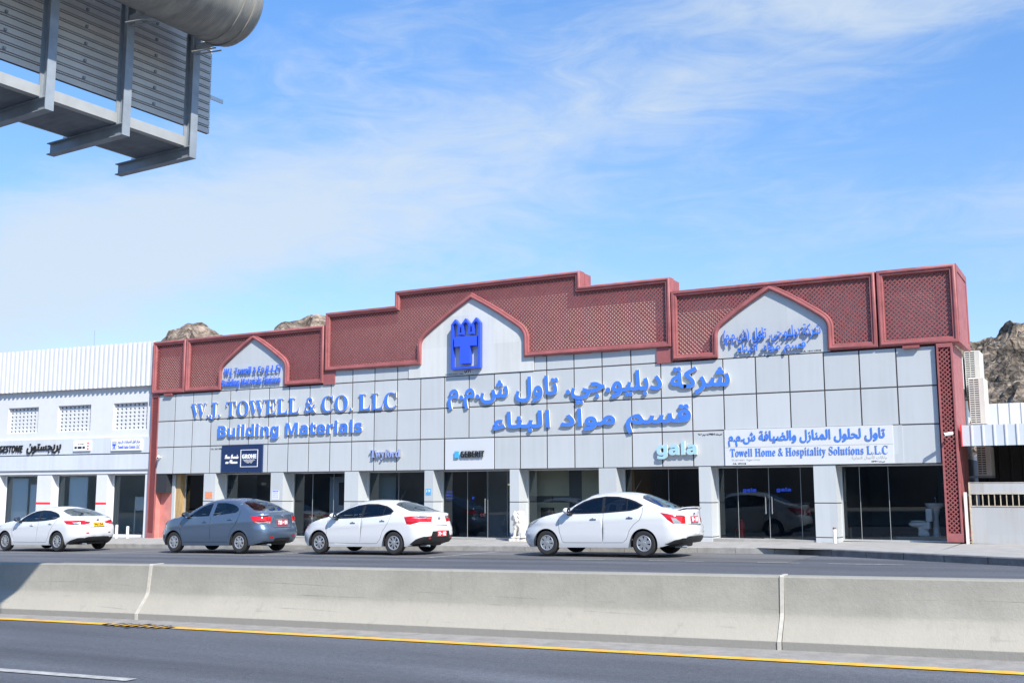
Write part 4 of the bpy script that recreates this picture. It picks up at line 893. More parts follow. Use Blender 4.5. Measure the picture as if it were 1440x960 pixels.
for a, b in LG:
    mb = MB(); z0 = .02
    for u0, u1, q0, q1 in ((a, a+.05, z0, 2.5), (b-.05, b, z0, 2.5), (a+.05, b-.05, 2.44, 2.5), (a+.05, b-.05, z0, z0+.1)): lbox(mb, u0, u1, -.38, -.32, q0, q1)
    f = mb.build('window', M_LF, LB); d = -.35
    MB().add([lp(a+.05, z0+.1, d), lp(b-.05, z0+.1, d), lp(b-.05, 2.44, d), lp(a+.05, 2.44, d)], [(0, 1, 2, 3)]).build('glass_pane', M_GLASSL, f)
    mb = MB(); lbox(mb, a, b, -.5, -.3, -.5, .02); mb.build('sill', mat('grey_sill', (.42, .45, .48), .7), f)
mb = MB(); lbox(mb, UL, -.1, -5, -4.9, -.5, 2.7); lbox(mb, UL, -.1, -4.9, -.5, 2.52, 2.6); lbox(mb, -.2, -.1, -4.9, -.5, -.5, 2.52); mb.build('interior_wall', mat('pale_interior', (.72, .79, .80), .8, var=.1, scale=.6), LB)
mb = MB(); lbox(mb, UL, -.2, -4.9, -.45, -.2, -.04); mb.build('floor', mat('grey_floor', (.5, .52, .53), .5), LB)
mb = MB(); lbox(mb, UL, 0, -14, -5.05, -.5, 5.92); lbox(mb, UL, 0, -5.05, -.75, 2.7, 5.92); mb.build('body_wall', M_WHITE, LB)
M_PW = mat('white_stand', (.82, .86, .86), .6)
for (u0, u1, d, z1, lab) in ((-4.75, -3.75, -.40, 2.4, 'tall white display panel behind the middle shop window at left'), (-8.0, -7.1, -.41, 2.35, 'white display board behind the leftmost visible window'), (-6.95, -6.5, -.40, 2.1, 'narrow pale display board in the leftmost visible window')):
    mb = MB(); lbox(mb, u0, u1, d-.05, d, .03, z1); tag(mb.build('display_board', M_PW, None, lp((u0+u1)/2, 0, d)), lab, 'display board')
o = thing('display_stand', lp(-1.3, 0, -1.0), 'slim white poster stand behind the window beside the red column', 'display stand')
mb = MB()
for u in (-1.75, -1.05): lbox(mb, u-.02, u+.02, -1.02, -.98, -.04, 1.6)
mb.build('legs', M_WPLAST, o); mb = MB(); lbox(mb, -1.72, -1.08, -1.0, -.98, 1.05, 1.58); mb.build('poster', M_PW, o)
for (u, h, lab) in ((-1.36, .52, 'short white bollard before the tyre shop window, left one of two'), (-.80, .46, 'short white bollard before the tyre shop window, right one by the column')):
    p = lp(u, 0, .35); z = pz(p.x, .8)-.02; o = thing('bollard', (p.x, p.y, z), lab, 'bollard', 'white bollards at the tyre shop'); MB().lathe([(.055, 0), (.055, h), (0, h+.01)], 16, c=(p.x, p.y, z)).build('post', M_WPLAST, o, smooth=40)
sign('sign_lettering', 'black slanted Latin brand capitals on the grey fascia at far left', 'sign lettering', sansb('BRIDGESTONE'), (-9.02, -6.92, 3.42, 3.72), .12, .17, M_BLACK, -.004, .18, O=LO, ax=LAX)
sign('sign_lettering', 'black slanted Arabic lettering on the grey fascia at left', 'sign lettering', arabic('بريجستون'), (-6.68, -4.78, 3.36, 3.76), .12, .17, M_BLACK, .008, .18, O=LO, ax=LAX)
def lsign(u0, u1, z0, z1, label):
    o = thing('shop_sign', lp((u0+u1)/2, z0, .12), label, 'sign'); mb = MB(); lbox(mb, u0, u1, .12, .18, z0, z1); mb.build('board', mat('white_lightbox', (.78, .79, .8), .4), o); return o
o = lsign(-4.06, -3.14, 3.42, 3.82, 'small white box sign with black print and red marks on the grey fascia')
mb = MB(); strokes(mb, -3.98, -3.42, 3.51, 3.60, .18, .183, (1.2, 2, 1.2), LO, LAX); strokes(mb, -3.80, -3.5, 3.67, 3.70, .18, .183, (1, 1, 2), LO, LAX); mb.build('print', M_BLACK, o)
for z in (3.47, 3.58, 3.70): mb = MB(); lbox(mb, -3.30, -3.22, .181, .184, z, z+.06); mb.build('red_mark', M_STRIPE, o)
o = lsign(-2.04, -.46, 3.40, 3.84, 'white sign with blue castle emblem and Arabic over English beside the red column')
mb = MB(); letters(mb, arabic('مركز تاول للسيارات ش.م.م'), (-1.68, -.54, 3.64, 3.80), .18, .183, .004, O=LO, ax=LAX); letters(mb, serif('Towell Auto Centre LLC'), (-1.68, -.54, 3.47, 3.60), .18, .183, .002, O=LO, ax=LAX); mb.build('print', M_BLUE2, o)
f, t2 = emblem(.19, -1.97, 3.46, LO, LAX, .18, .184); f.build('emblem_outline', M_BLUE2, o); t2.build('emblem_letter', M_BLUE2, o)
# roof aerial
p = lp(-6.5, 7.4, -3.0); o = thing('roof_aerial', p, 'thin roof aerial standing behind the white ribbed parapet', 'aerial'); mb = MB(); mb.tube([p, p+Vector((0, 0, 1.55))], .012, 6); o2 = mb.build('mast', M_GALV, o)
mb = MB(); mb.tube([p+Vector((-.8, .1, .72)), p+Vector((.4, -.1, .72))], .008, 5)
for k in range(7): q = p+Vector((-.75+.18*k, .1-.03*k, .72)); mb.tube([q+Vector((.05, .25, 0)), q-Vector((.05, .25, 0))], .005, 4)
mb.build('antenna_arms', M_GALV, o)

# ------------------------------------------------------------------ right side: canopy, gate, condensers
CN = thing('metal_canopy', (31, .1, .3), 'white corrugated metal canopy over the gate beside the showroom', 'canopy')
def ribbed(x0, x1, y, z0, z1, pitch, m, name, parent):
    prof = []; x = x0
    while x < x1: prof += [(x, 0), (x+pitch-.07, 0), (x+pitch-.05, -.025), (x+pitch-.02, -.025), (x+pitch, 0)]; x += pitch
    n = len(prof); mb = MB(); mb.add([(a, y+b, z0) for a, b in prof]+[(a, y+b, z1) for a, b in prof], [(i, i+1, n+i+1, n+i) for i in range(n-1)]); return mb.build(name, m, parent)
ribbed(29.06, 40, .1, 2.89, 3.42, .265, mat('blueish_sheet', (.56, .60, .63), .4, var=.04, scale=3), 'fascia_sheet', CN)
MB().box(29.03, 29.062, .06, .2, 2.88, 3.43).build('red_edge', M_STRIPE, CN)
mb = MB(); mb.box(29.06, 40, .14, 4.0, 3.36, 3.41); mb.build('roof_sheet', M_CORR, CN)
mb = MB()
for x in (32.6, 36, 39.5): mb.box(x, x+.08, 1.62, 1.7, gz(x)+.1, 3.36)
mb.build('post', mat('dark_steel', (.06, .06, .06), .6), CN)
W_ = thing('corrugated_wall', (34, 4.1, .3), 'white corrugated wall rising behind the metal canopy', 'wall')
ribbed(29.05, 42, 4.1, .2, 4.24, .30, M_CORR, 'sheet', W_); MB().box(29.05, 42, 4.14, 4.3, .2, 4.2).build('backing', M_WHITE, W_)
ribbed(29.05, 42, 3.2, .2, 3.34, .30, mat('canopy_shade_black', (.012, .012, .013), .7), 'canopy_shade_sheet', W_)  # near-black sheet added to paint in the shade under the canopy
mb = MB(); mb.box(30.3, 30.42, 12, 12.4, 0, 5.2); tag(mb.build('chimney_stub', mat('tan_block', (.5, .38, .24), .9), None, (30.36, 12.2, 0)), 'small tan masonry stub above the white corrugated wall', 'stub wall')
mb = MB(); mb.box(31.2, 36, 12, 16, 0, 5.1); tag(mb.build('white_outbuilding', M_WHITE, None, (33.6, 14, 0)), 'white outbuilding top just showing behind the corrugated wall', 'building')
G_ = thing('metal_gate', (30.5, .05, gz(30)+.15), 'rust stained grey sheet metal gate with a barred slot', 'gate')
zg = gz(30)+.15
mb = MB()
mb.box(29.17, 33.5, .05, .08, zg, 1.37); mb.box(29.17, 33.5, .05, .08, 1.68, 1.955); mb.build('sheet_panel', M_RUST, G_)
mb = MB(); x = 29.17
while x < 33.5: mb.box(x, x+.022, .05, .075, 1.37, 1.68); x += .138
mb.box(29.14, 29.17, .03, .10, zg, 1.97); mb.box(29.17, 33.5, .035, .05, 1.36, 1.385); mb.box(29.17, 33.5, .035, .05, 1.67, 1.69); mb.box(29.17, 33.5, .04, .09, 1.955, 1.97)
mb.build('gate_frame', mat('rusty_cream', (.50, .42, .30), .7, var=.3, scale=6), G_)
mb = MB(); mb.box(29.02, 29.09, .02, .10, gz(29)+.1, 1.72); p = mb.build('gate_post', M_WPLAST, G_)
for z in (.55, 1.62): MB().box(29.06, 29.15, .10, .14, z, z+.06).build('hinge', M_GALV, G_)
def condenser(x0, x1, y, z0, z1, label, cols):
    o = thing('air_conditioner', ((x0+x1)/2, y, z0), label, 'air conditioner', 'outdoor units on the showroom flank'); m = mat('ac_casing', (.52, .51, .47), .5, var=.05, scale=3)
    w = (x1-x0); g = x0+w*.66; mb = MB(); mb.rbox(x0, x1, y+.02, y+.95, z0, z1, .012, 1); mb.build('casing', m, o)
    MB().box(x0+.02, g, y+.012, y+.019, z0+.04, z1-.04).build('coil', M_DARK, o)
    mb = MB(); n = int((z1-z0)/.062)
    for k in range(n+1): z = z0+.03+(z1-z0-.06)*k/n; mb.box(x0+.012, g, y-.004, y+.012, z-.016, z+.016)
    for k in range(cols+1): x = x0+.012+(g-x0-.012)*k/cols; mb.box(x-.009, x+.009, y-.008, y+.012, z0+.02, z1-.02)
    mb.build('grille', m, o); mb = MB()
    for q in (.1, .8): mb.box(x0-.3, x1, y+q, y+q+.04, z0-.05, z0-.005)
    mb.box(x0-.3, x0-.26, y+.14, y+.8, z0-.05, z0-.005)
    mb.build('bracket', M_GALV, o)
condenser(28.90, 29.30, 3.0, 4.33, 5.68, 'upper cream outdoor air conditioner on the showroom flank, highest of three', 2)
condenser(29.05, 29.45, 2.2, 3.56, 4.83, 'second cream outdoor air conditioner, in front just above the canopy', 2)
condenser(29.15, 29.5, 2.2, 2.16, 2.96, 'lowest cream outdoor air conditioner, in shade under the canopy', 2)
mb = MB(); mb.tube([(28.98, 2.6, 4.3), (29.0, 2.5, 4.0), (29.08, 2.3, 3.75), (29.0, 2.2, 3.5)], .018, 6)
tag(mb.build('refrigerant_pipe', mat('copper_lagging', (.3, .14, .06), .7), None, (29, 2.4, 3.9)), 'brown lagged pipe hanging below the upper outdoor unit', 'pipe')

# ------------------------------------------------------------------ road barrier
BD = Vector((1, .0671, 0)).normalized(); BNn = Vector((BD.y, -BD.x, 0))      # out towards the near road
BPROF = [(0, 0), (0, .078), (.012, .088), (.165, .285), (.18, .32), (.215, .645), (.23, .66), (.40, .66), (.415, .645), (.45, .32), (.465, .285), (.63, .088), (.63, 0)]
def barrier(x0, x1, label, first):
    o = thing('concrete_barrier', (x0, barY(x0), gz(x0)), label, 'barrier', 'concrete barrier sections')
    xs = [x0+(x1-x0)*i/24 for i in range(25)]; mb = MB(); vs = []
    for x in xs:
        for d, h in BPROF:
            p = Vector((x, barY(x), 0))-BNn*d; vs.append((p.x, p.y, gz(x)+h-.004*(h == 0)))
    n = len(BPROF); fs = [(i*n+j, (i+1)*n+j, (i+1)*n+j+1, i*n+j+1) for i in range(24) for j in range(n-1)]; fs += [tuple(range(n)), tuple(range(24*n+n-1, 24*n-1, -1))]
    # object space: height from the section's own foot so that stains follow the ramp
    b = MB(); b.add([(v[0], v[1], v[2]-gz(v[0])+gz(x0)) for v in vs], fs); me = b.build('barrier_body', M_BARR, o, smooth=25)
    return o, me
segs = [(8.0, 21.745, 'concrete road barrier section at left, its end in the shade of the sign'), (21.775, 29.665, 'concrete road barrier section in the middle, between two sealed joints'), (29.695, 46, 'concrete road barrier section at right, beyond the dark joint')]
for x0, x1, lab in segs:
    o, me = barrier(x0, x1, lab, False)
    sl_ = math.atan2(gz(x1)-gz(x0), x1-x0)
    # lay the straight section along the road's fall (a true tilt of the whole section)
    o.rotation_euler = (0, -sl_, 0)
def bar_seal(x, w, label):
    mb = MB(); vs = []
    for dx in (-w, w):
        for d, h in BPROF: p = Vector((x+dx, barY(x+dx), gz(x)))-BNn*(d-(.012 if d < .3 else -.012)); vs.append((p.x, p.y, p.z+h+(.008 if h > .6 else 0)))
    n = len(BPROF); mb.add(vs, [(j, n+j, n+j+1, j+1) for j in range(n-1)]+[tuple(range(n)), tuple(range(2*n-1, n-1, -1))])
    tag(mb.build('joint_seal', M_SEAL, None, (x, barY(x), gz(x))), label, 'joint seal', 'seals in the barrier joints')
bar_seal(21.76, .022, 'pale sealant strip in the left barrier joint above the drain slots'); bar_seal(29.668, .018, 'pale sealant strip in the right barrier joint')
mb = MB()
for k in range(9):
    x = 21.86+.125*k; y = yelY(x)-.03; h = .15 if k != 4 else .20; t = .02 if k != 4 else .028
    if 0 < k < 8: mb.add([(x-t+.01, y-h, gz(x)+.0125), (x+t+.01, y-h, gz(x)+.0125), (x+t, y+h, gz(x)+.0125), (x-t, y+h, gz(x)+.0125)], [(0, 1, 2, 3)])
    else: mb.add([(x-.04, y-.05, gz(x)+.0125), (x+.04, y-.05, gz(x)+.0125), (x+.04, y+.05, gz(x)+.0125), (x-.04, y+.05, gz(x)+.0125)], [(0, 1, 2, 3)])
tag(mb.build('drain_slots', mat('slot_black', (.008, .008, .008), .9), None, (22.3, yelY(22.3), gz(22.3))), 'row of black drain slots across the yellow line under the left joint', 'drain')

# ------------------------------------------------------------------ overhead sign structure
def gantry():
    P3 = Vector((24.11, -21.62, 0)); A = Vector((math.sin(R(2.8)), math.cos(R(2.8)), 0)); X = Vector((A.y, -A.x, 0)); Z = Vector((0, 0, 1))
    P = lambda a, x, z: P3+A*a+X*x+Z*z
    o = thing('overhead_sign', P(-12, .62, gz(24)), 'grey steel cantilever road sign overhead, seen from behind with louvred back', 'road sign')
    bx = lambda mb, a0, a1, x0, x1, z0, z1: mb.obox(P((a0+a1)/2, (x0+x1)/2, (z0+z1)/2), A*(abs(a1-a0)/2), X*(abs(x1-x0)/2), Z*(abs(z1-z0)/2))
    # tube arm with a domed end
    Rr = .46; zc = 6.92; xc = .45
    pts = [P(a, xc, zc) for a in (-12, -9, -6, -4, -3, -2.5, -2, -1.5, -1, -.5, .02)]+[P(.02+.20*math.sin(t), xc, zc) for t in (R(20), R(40), R(58), R(72), R(82), R(89))]
    rs = [Rr]*11+[Rr*(math.cos(t)**.6) for t in (R(20), R(40), R(58), R(72), R(82), R(89))]
    MB().tube(pts, rs, 48).build('arm_tube', M_TUBE, o, smooth=40)
    for a in (-2.35, -1.35, -.16, -.02):
        MB().tube([P(a-.013, xc, zc), P(a-.009, xc, zc), P(a+.009, xc, zc), P(a+.013, xc, zc)], [Rr-.01, Rr+.012, Rr+.012, Rr-.01], 48, cap=False).build('weld_ring', M_TUBE, o, smooth=40)
    MB().tube([P(-12, xc, gz(24)-.1), P(-12, xc, 7.4)], [.42, .36], 32).build('mast', M_TUBE, o, smooth=40)
    for i, a in enumerate((0, -.86, -1.72, -2.58, -3.44, -4.3)):
        h = .045; mb = MB()                                     # upright H-section: flanges face along X
        bx(mb, a-h, a+h, .0, .010, 5.302, 7.9); bx(mb, a-h, a+h, -.11, -.10, 5.42, 7.9); bx(mb, a-.005, a+.005, -.10, .0, 5.42, 7.9)
        p = mb.build('upright', M_GALV, o)
        mb = MB(); L_ = 1.22                                    # light bracket running out over the lane
        bx(mb, a-h, a+h, -L_, .010, 5.292, 5.302); bx(mb, a-h, a+h, -L_, .0, 5.41, 5.42); bx(mb, a-.005, a+.005, -L_, .0, 5.302, 5.41); mb.build('bracket', M_GALV, o)
        mb = MB(); bx(mb, a-.03, a+.03, .010, .30, 6.50, 6.55); mb.build('clamp', M_GALV, o)
        mb = MB(); 
        for q in (-.03, .05): mb.tube([P(a+q-.05, .02, 6.45), P(a+q+.03, .30, 6.46)], .009, 8)
        mb.build('clamp_rod', M_STEEL, o)
    for a0, a1 in ((-4.295, -3.445), (-3.435, -2.585), (-2.575, -1.725), (-1.715, -.865), (-.855, -.0)):      # catwalk bays
        mb = MB(); bx(mb, a0+.05, a1-.05, -.085, -.07, 5.424, 5.53); bx(mb, a0+.05, a1-.05, -.15, -.085, 5.424, 5.432); bx(mb, a0+.05, a1-.05, -.15, -.085, 5.52, 5.53); mb.build('catwalk_channel', mat('catwalk_grey', (.42, .43, .42), .5, .3, var=.1, scale=5), o)
        mb = MB(); bx(mb, a0, a1, -.88, -.86, 5.422, 5.49); mb.build('edge_beam', MATS['catwalk_grey'], o)
        mb = MB()
        for k in range(40): x = -.85+.69*k/39; bx(mb, a0, a1, x-.0035, x+.0035, 5.43, 5.465)
        for k in range(9): a = a0+(a1-a0)*(k+.5)/9; bx(mb, a-.004, a+.004, -.86, -.155, 5.432, 5.46)
        mb.build('grating', M_GALV, o)
        mb = MB(); bx(mb, a1-.02, a1+.03, -.98, -.88, 5.42, 5.45); mb.build('cleat', M_STEEL, o)
    # louvred aluminium back of the sign face
    mb = MB(); z = 5.75; E0, E1 = -6.2, .47
    while z < 8.0:
        bx(mb, E0, E1, -.30, -.285, z, z+.058); bx(mb, E0, E1, -.30, -.28, z+.068, z+.078); z += .09
    mb.build('louvre_panel', M_SLAT, o)
    mb = MB(); bx(mb, E0, E1, -.33, -.305, 5.75, 8.0); mb.build('sign_face', mat('sign_face_slat_shadow', (.03, .04, .06), .5), o)  # sign sheet; its near-black tone paints slat ledge shadows in the gaps
    mb = MB()
    for a in [E0+.3+.43*k for k in range(15)]:
        z = 5.85
        while z < 7.9: bx(mb, a-.012, a+.012, -.285, -.262, z-.008, z+.016); z += .18
    mb.build('clip', M_GALV, o)
    mb = MB(); bx(mb, .47, .66, -.3, -.285, 6.16, 6.205); mb.build('end_tab', M_STEEL, o)
gantry()

# ------------------------------------------------------------------ cars
def pchip(pts):
    xs = [p[0] for p in pts]; ys = [p[1] for p in pts]; n = len(xs)
    h = [xs[i+1]-xs[i] for i in range(n-1)]; dl = [(ys[i+1]-ys[i])/h[i] for i in range(n-1)]; m = [0]*n
    m[0] = dl[0]; m[-1] = dl[-1]
    for i in range(1, n-1):
        if dl[i-1]*dl[i] > 0: w1, w2 = 2*h[i]+h[i-1], h[i]+2*h[i-1]; m[i] = (w1+w2)/(w1/dl[i-1]+w2/dl[i])
    def f(x):
        if x <= xs[0]: return ys[0]
        if x >= xs[-1]: return ys[-1]
        k = max(i for i in range(n-1) if xs[i] <= x); t = (x-xs[k])/h[k]
        return ys[k]*(1+2*t)*(1-t)**2+h[k]*m[k]*t*(1-t)**2+ys[k+1]*t*t*(3-2*t)+h[k]*m[k+1]*t*t*(t-1)
    return f
def cdt(outline, loops, lines, step):
    """triangulate an outline with embedded edges and a filling grid"""
    vs = []; es = []
    def loop(l, closed=True):
        o = len(vs); vs.extend(Vector(p) for p in l); n = len(l)
        for i in range(n if closed else n-1): es.append((o+i, o+(i+1) % n))
    loop(outline)
    for l in loops: loop(l)
    for l in lines: loop(l, False)
    x0 = min(p[0] for p in outline); x1 = max(p[0] for p in outline); y0 = min(p[1] for p in outline); y1 = max(p[1] for p in outline)
    nx = int((x1-x0)/step[0])+1; ny = int((y1-y0)/step[1])+1
    for i in range(nx+1):
        for j in range(ny+1):
            p = (x0+(x1-x0)*(i+.5*(j % 2))/nx, y0+(y1-y0)*(j+.03)/ny)
            if inside(p, outline): vs.append(Vector(p))
    V, _, F, *_r = delaunay_2d_cdt(vs, es, [], 0, 1e-5)
    V = [(v.x, v.y) for v in V]; out = []
    for f in F:
        c = (sum(V[i][0] for i in f)/3, sum(V[i][1] for i in f)/3)
        if inside(c, outline): out.append((tuple(f), c))
    return V, out
def ribbon(l, w):
    """closed strip round a polyline, for shut lines"""
    out = []; back = []
    for i in range(len(l)):
        a = Vector(l[max(i-1, 0)]); b = Vector(l[min(i+1, len(l)-1)]); d = (b-a).normalized(); n = Vector((-d.y, d.x))*w
        out.append(tuple(Vector(l[i])+n)); back.append(tuple(Vector(l[i])-n))
    return out+back[::-1]
M_CARDARK = mat('car_trim_black', (.015, .015, .016), .45)
M_CARINT = mat('car_interior', (.24, .235, .23), .8, var=.2, scale=5)
M_SEAT = mat('seat_fabric', (.22, .22, .225), .9, var=.2, scale=20)
M_CHROME = mat('chrome', (.75, .76, .78), .12, 1)
M_TYRE = mat('tyre_rubber', (.022, .022, .023), .8, var=.2, scale=20)
M_RIM = mat('wheel_silver', (.52, .54, .56), .3, .7)
M_LENSR = mat('tail_lens_red', (.50, .008, .014), .12, coat=.6)
M_LENSW = mat('lamp_lens_clear', (.34, .36, .38), .12, .3, coat=.8)
M_PLATER = mat('plate_red', (.62, .02, .04), .5); M_PLATEY = mat('plate_yellow', (.78, .42, .02), .5)
def poly_off(l, d): return fatten(l if area(l) > 0 else l[::-1], d)
def build_car(sp, label):
    L = sp['L']; W = sp['W']/2; paint = sp['paint']; fx, rx = sp['fx'], sp['rx']; Ra = sp.get('Ra', .335)
    root = thing('parked_car', (0, 0, 0), label, 'car')
    ZT = pchip(sp['zt']); ZC = pchip(sp['zc']); ZB = pchip(sp['zb']); XF = pchip(sp['xf']); XR = pchip(sp['xr']); WM = pchip(sp['wm'])
    SEC = pchip([(.15, .93), (.22, .955), (.35, .985), (.52, 1.0), (.70, 1.0), (.84, .992), (.93, .975), (1.02, .955)]); zbelt = sp.get('zbelt', .98); tum = sp.get('tum', .40)
    RF, ryF, RR, ryR = sp.get('RF', .75), sp.get('ryF', .50), sp.get('RR', .42), sp.get('ryR', .30)
    def Yw(x, z):
        b = W*WM(x)
        y = b*SEC(min(z, zbelt))-(max(0, z-zbelt)*tum)
        t = x-XF(z)
        if t < RF: y -= ryF*(1-math.sqrt(max(0, 1-(1-max(0, t)/RF)**2)))
        t = XR(z)-x
        if t < RR: y -= ryR*(1-math.sqrt(max(0, 1-(1-max(0, t)/RR)**2)))
        # shoulder crease just under the door handles
        y += .008*math.exp(-((z-(sp['crease'][0]+sp['crease'][1]*(x-1)))/.035)**2)
        d = ZT(x)-z; r = .055
        if d < r: y -= r-math.sqrt(max(0, r*r-(r-max(0, d))**2))
        return max(.05, y)
    zF, zR = sp['zt'][0][1], sp['zt'][-1][1]; xa, xb = XF(zF), XR(zR)
    NX = 84; XS = [xa+(xb-xa)*i/NX for i in range(NX+1)]
    zbF, zbR = sp['zb'][0][1], sp['zb'][-1][1]
    ZFS = [zbF+(zF-zbF)*i/10 for i in range(11)]; ZRS = [zbR+(zR-zbR)*i/14 for i in range(15)]
    xbF, xbR = XF(zbF), XR(zbR)
    bot = [(xbF+(xbR-xbF)*i/40, ZB(xbF+(xbR-xbF)*i/40)) for i in range(41)]
    outline = bot[:-1]+[(XR(z), z) for z in ZRS[:-1]]+[(x, ZT(x)) for x in XS[::-1]][:-1]+[(XF(z), z) for z in ZFS[::-1]][:-1]
    circ = lambda cx, r, n=40: [(cx+r*math.cos(2*math.pi*i/n), sp['R']+.0+r*math.sin(2*math.pi*i/n)) for i in range(n)]
    arches = [circ(fx, Ra), circ(rx, Ra)]; lips = [circ(fx, Ra+.018), circ(rx, Ra+.018)]
    dlo = sp['dlo']; trim = poly_off(dlo, .022)
    wins = sp['wins']; gaps = [ribbon(l, .0045) for l in sp['gaps']]
    doors = sp['doors']; tail = sp['tail']; head = sp['head']; black = sp.get('side_black', [])
    loops = arches+[trim]+wins+gaps+doors+[tail, head]+black
    if sp.get('tail2'): loops.append(sp['tail2'])
    V, F = cdt(outline, loops, [], (.06, .05))
    inC = lambda c, cx, r: (c[0]-cx)**2+(c[1]-sp['R'])**2 < r*r
    cls = {}
    for f, c in F:
        if inC(c, fx, Ra*.998) or inC(c, rx, Ra*.998): continue
        k = 'body'
        if any(inside(c, w) for w in wins): k = 'win%d' % [inside(c, w) for w in wins].index(True)
        elif inside(c, trim): k = 'trim'
        elif inside(c, tail): k = 'tail2' if sp.get('tail2') and inside(c, sp['tail2']) else 'tail'
        elif inside(c, head): k = 'head'
        elif any(inside(c, g) for g in gaps): k = 'gap'
        elif any(inside(c, b) for b in black): k = 'black'
        elif inside(c, doors[0]): k = 'door0'
        elif inside(c, doors[1]): k = 'door1'
        cls.setdefault(k, []).append(f)
    side_map = lambda p, s, off=0: (p[0], s*(Yw(p[0], p[1])+off), p[1])
    def emit(mb, fs, s, off=0, mi=0, Vv=None, fn=None):
        used = {}; vs = []; ff = []
        for f in fs:
            q = []
            for i in f:
                if i not in used: used[i] = len(vs); vs.append((fn or side_map)((Vv or V)[i], s, off))
                q.append(used[i])
            ff.append(tuple(q) if s < 0 else tuple(reversed(q)))
        mb.add(vs, ff, mi)
    # top skin in (x, s)
    ytop = lambda x: Yw(x, ZT(x))
    PW = 2.3
    top_map = lambda p, s, off=0: (p[0], p[1]*ytop(p[0]), ZT(p[0])+(ZC(p[0])-ZT(p[0]))*(1-abs(p[1])**PW)+off)
    tout = [(x, -1) for x in XS]+[(x, 1) for x in XS[::-1]]
    ws, bl = sp['windscreen'], sp['backlight']; sym = lambda l: l+[(x, -s) for x, s in l[::-1] if abs(s) > 1e-6]
    WSp, BLp = sym(ws), sym(bl); tg = [ribbon(l, .006) for l in sp['topgaps']]
    WSo = [(x+(-.02 if i in (0,) else 0), s*1.03) for i, (x, s) in enumerate(WSp)]
    TV, TF = cdt(tout, [WSp, BLp]+tg+[sym(sp['cowl'])], [], (.07, .10)); tc = {}
    for f, c in TF:
        k = 'ws' if inside(c, WSp) else 'bl' if inside(c, BLp) else 'gap' if any(inside(c, g) for g in tg) or inside(c, sym(sp['cowl'])) else 'body'
        tc.setdefault(k, []).append(f)
    # end skins in (s, z)
    rear_map = lambda p, s, off=0: (XR(p[1])+.05*(1-p[0]**2)*sp.get('bulge', 1)+off, p[0]*Yw(XR(p[1]), p[1]), p[1])
    front_map = lambda p, s, off=0: (XF(p[1])-.06*(1-p[0]**2)-off, p[0]*Yw(XF(p[1]), p[1]), p[1])
    rout = [(-1, z) for z in ZRS[::-1]]+[(1, z) for z in ZRS]
    rreg = sp['rear']; RV, RFc = cdt(rout, [l for _, l in rreg], [], (.12, .05)); rc = {}
    for f, c in RFc:
        k = 'body'
        for nme, l in rreg:
            if inside(c, l): k = nme; break
        rc.setdefault(k, []).append(f)
    fout = [(-1, z) for z in ZFS[::-1]]+[(1, z) for z in ZFS]
    freg = sp['front']; FV, FF = cdt(fout, [l for _, l in freg], [], (.12, .05)); fc = {}
    for f, c in FF:
        k = 'body'
        for nme, l in freg:
            if inside(c, l): k = nme; break
        fc.setdefault(k, []).append(f)
    body = MB()
    for s in (-1, 1):
        emit(body, cls.get('body', []), s); emit(body, cls.get('gap', []), s, -.012, 1); emit(body, cls.get('black', []), s, .002, 1); emit(body, cls.get('trim', []), s, -.003, 2)
    emit(body, tc['body'], -1, 0, 0, TV, top_map); emit(body, tc.get('gap', []), -1, -.008, 1, TV, top_map)
    emit(body, rc['body'], -1, 0, 0, RV, rear_map); emit(body, rc.get('black', []), -1, .006, 1, RV, rear_map); emit(body, rc.get('gap', []), -1, -.008, 1, RV, rear_map)
    emit(body, fc['body'], 1, 0, 0, FV, front_map); emit(body, fc.get('black', []), 1, -.01, 1, FV, front_map)
    # floor pan
    vs = []; fs = []
    for i, (x, z) in enumerate(bot): y = Yw(x, z)-.01; vs += [(x, -y, z+.012), (x, y, z+.012)]
    for i in range(len(bot)-1): fs.append((2*i, 2*i+1, 2*i+3, 2*i+2))
    body.add(vs, fs, 1)
    bm = bmesh.new(); me = bpy.data.meshes.new('body'); me.from_pydata(body.v, [], body.f); me.polygons.foreach_set('material_index', body.m); bm.from_mesh(me)
    bmesh.ops.remove_doubles(bm, verts=bm.verts, dist=.0012); bmesh.ops.dissolve_degenerate(bm, edges=bm.edges, dist=.0003); bm.to_mesh(me); bm.free()
    for m in (paint, M_CARDARK, sp.get('trim_mat', M_CARDARK)): me.materials.append(m)
    me.polygons.foreach_set('use_smooth', [True]*len(me.polygons)); me.set_sharp_from_angle(angle=R(32))
    bo = bpy.data.objects.new('body', me); COL.objects.link(bo); bo.parent = root
    def part(mb, name, m, parent=None, smooth=40): return mb.build(name, m, parent or root, local=True, smooth=smooth)
    gl = [sp.get('glass_front', M_CARGLASS)]+[sp.get('glass_rear', M_CARGLASS)]*4
    for s in (-1, 1):
        for k in (0, 1):
            mb = MB(); emit(mb, cls.get('door%d' % k, []), s, .0006); dr = part(mb, 'door', paint)
            hx, hz = sp['handles'][k]; mb = MB(); y = s*(Yw(hx, hz)+.012)
            mb.rbox(hx-.085, hx+.085, y-.012, y+.012, hz-.014, hz+.016, .009); part(mb, 'door_handle', sp.get('handle_mat', paint), dr)
            mb = MB(); y2 = s*(Yw(hx, hz-.01)+.0008); mb.lathe([(0, 0), (.034, .0)], 16, 'Y', (hx-.02, y2, hz-.004)); part(mb, 'handle_recess', M_CARDARK, dr)
        for k in range(len(wins)):
            mb = MB(); emit(mb, cls.get('win%d' % k, []), s, -.006); part(mb, 'side_window', gl[k])
        mb = MB(); emit(mb, cls.get('head', []), s, .003); part(mb, 'headlight', M_LENSW)
        mb = MB(); emit(mb, cls.get('tail', []), s, .004)
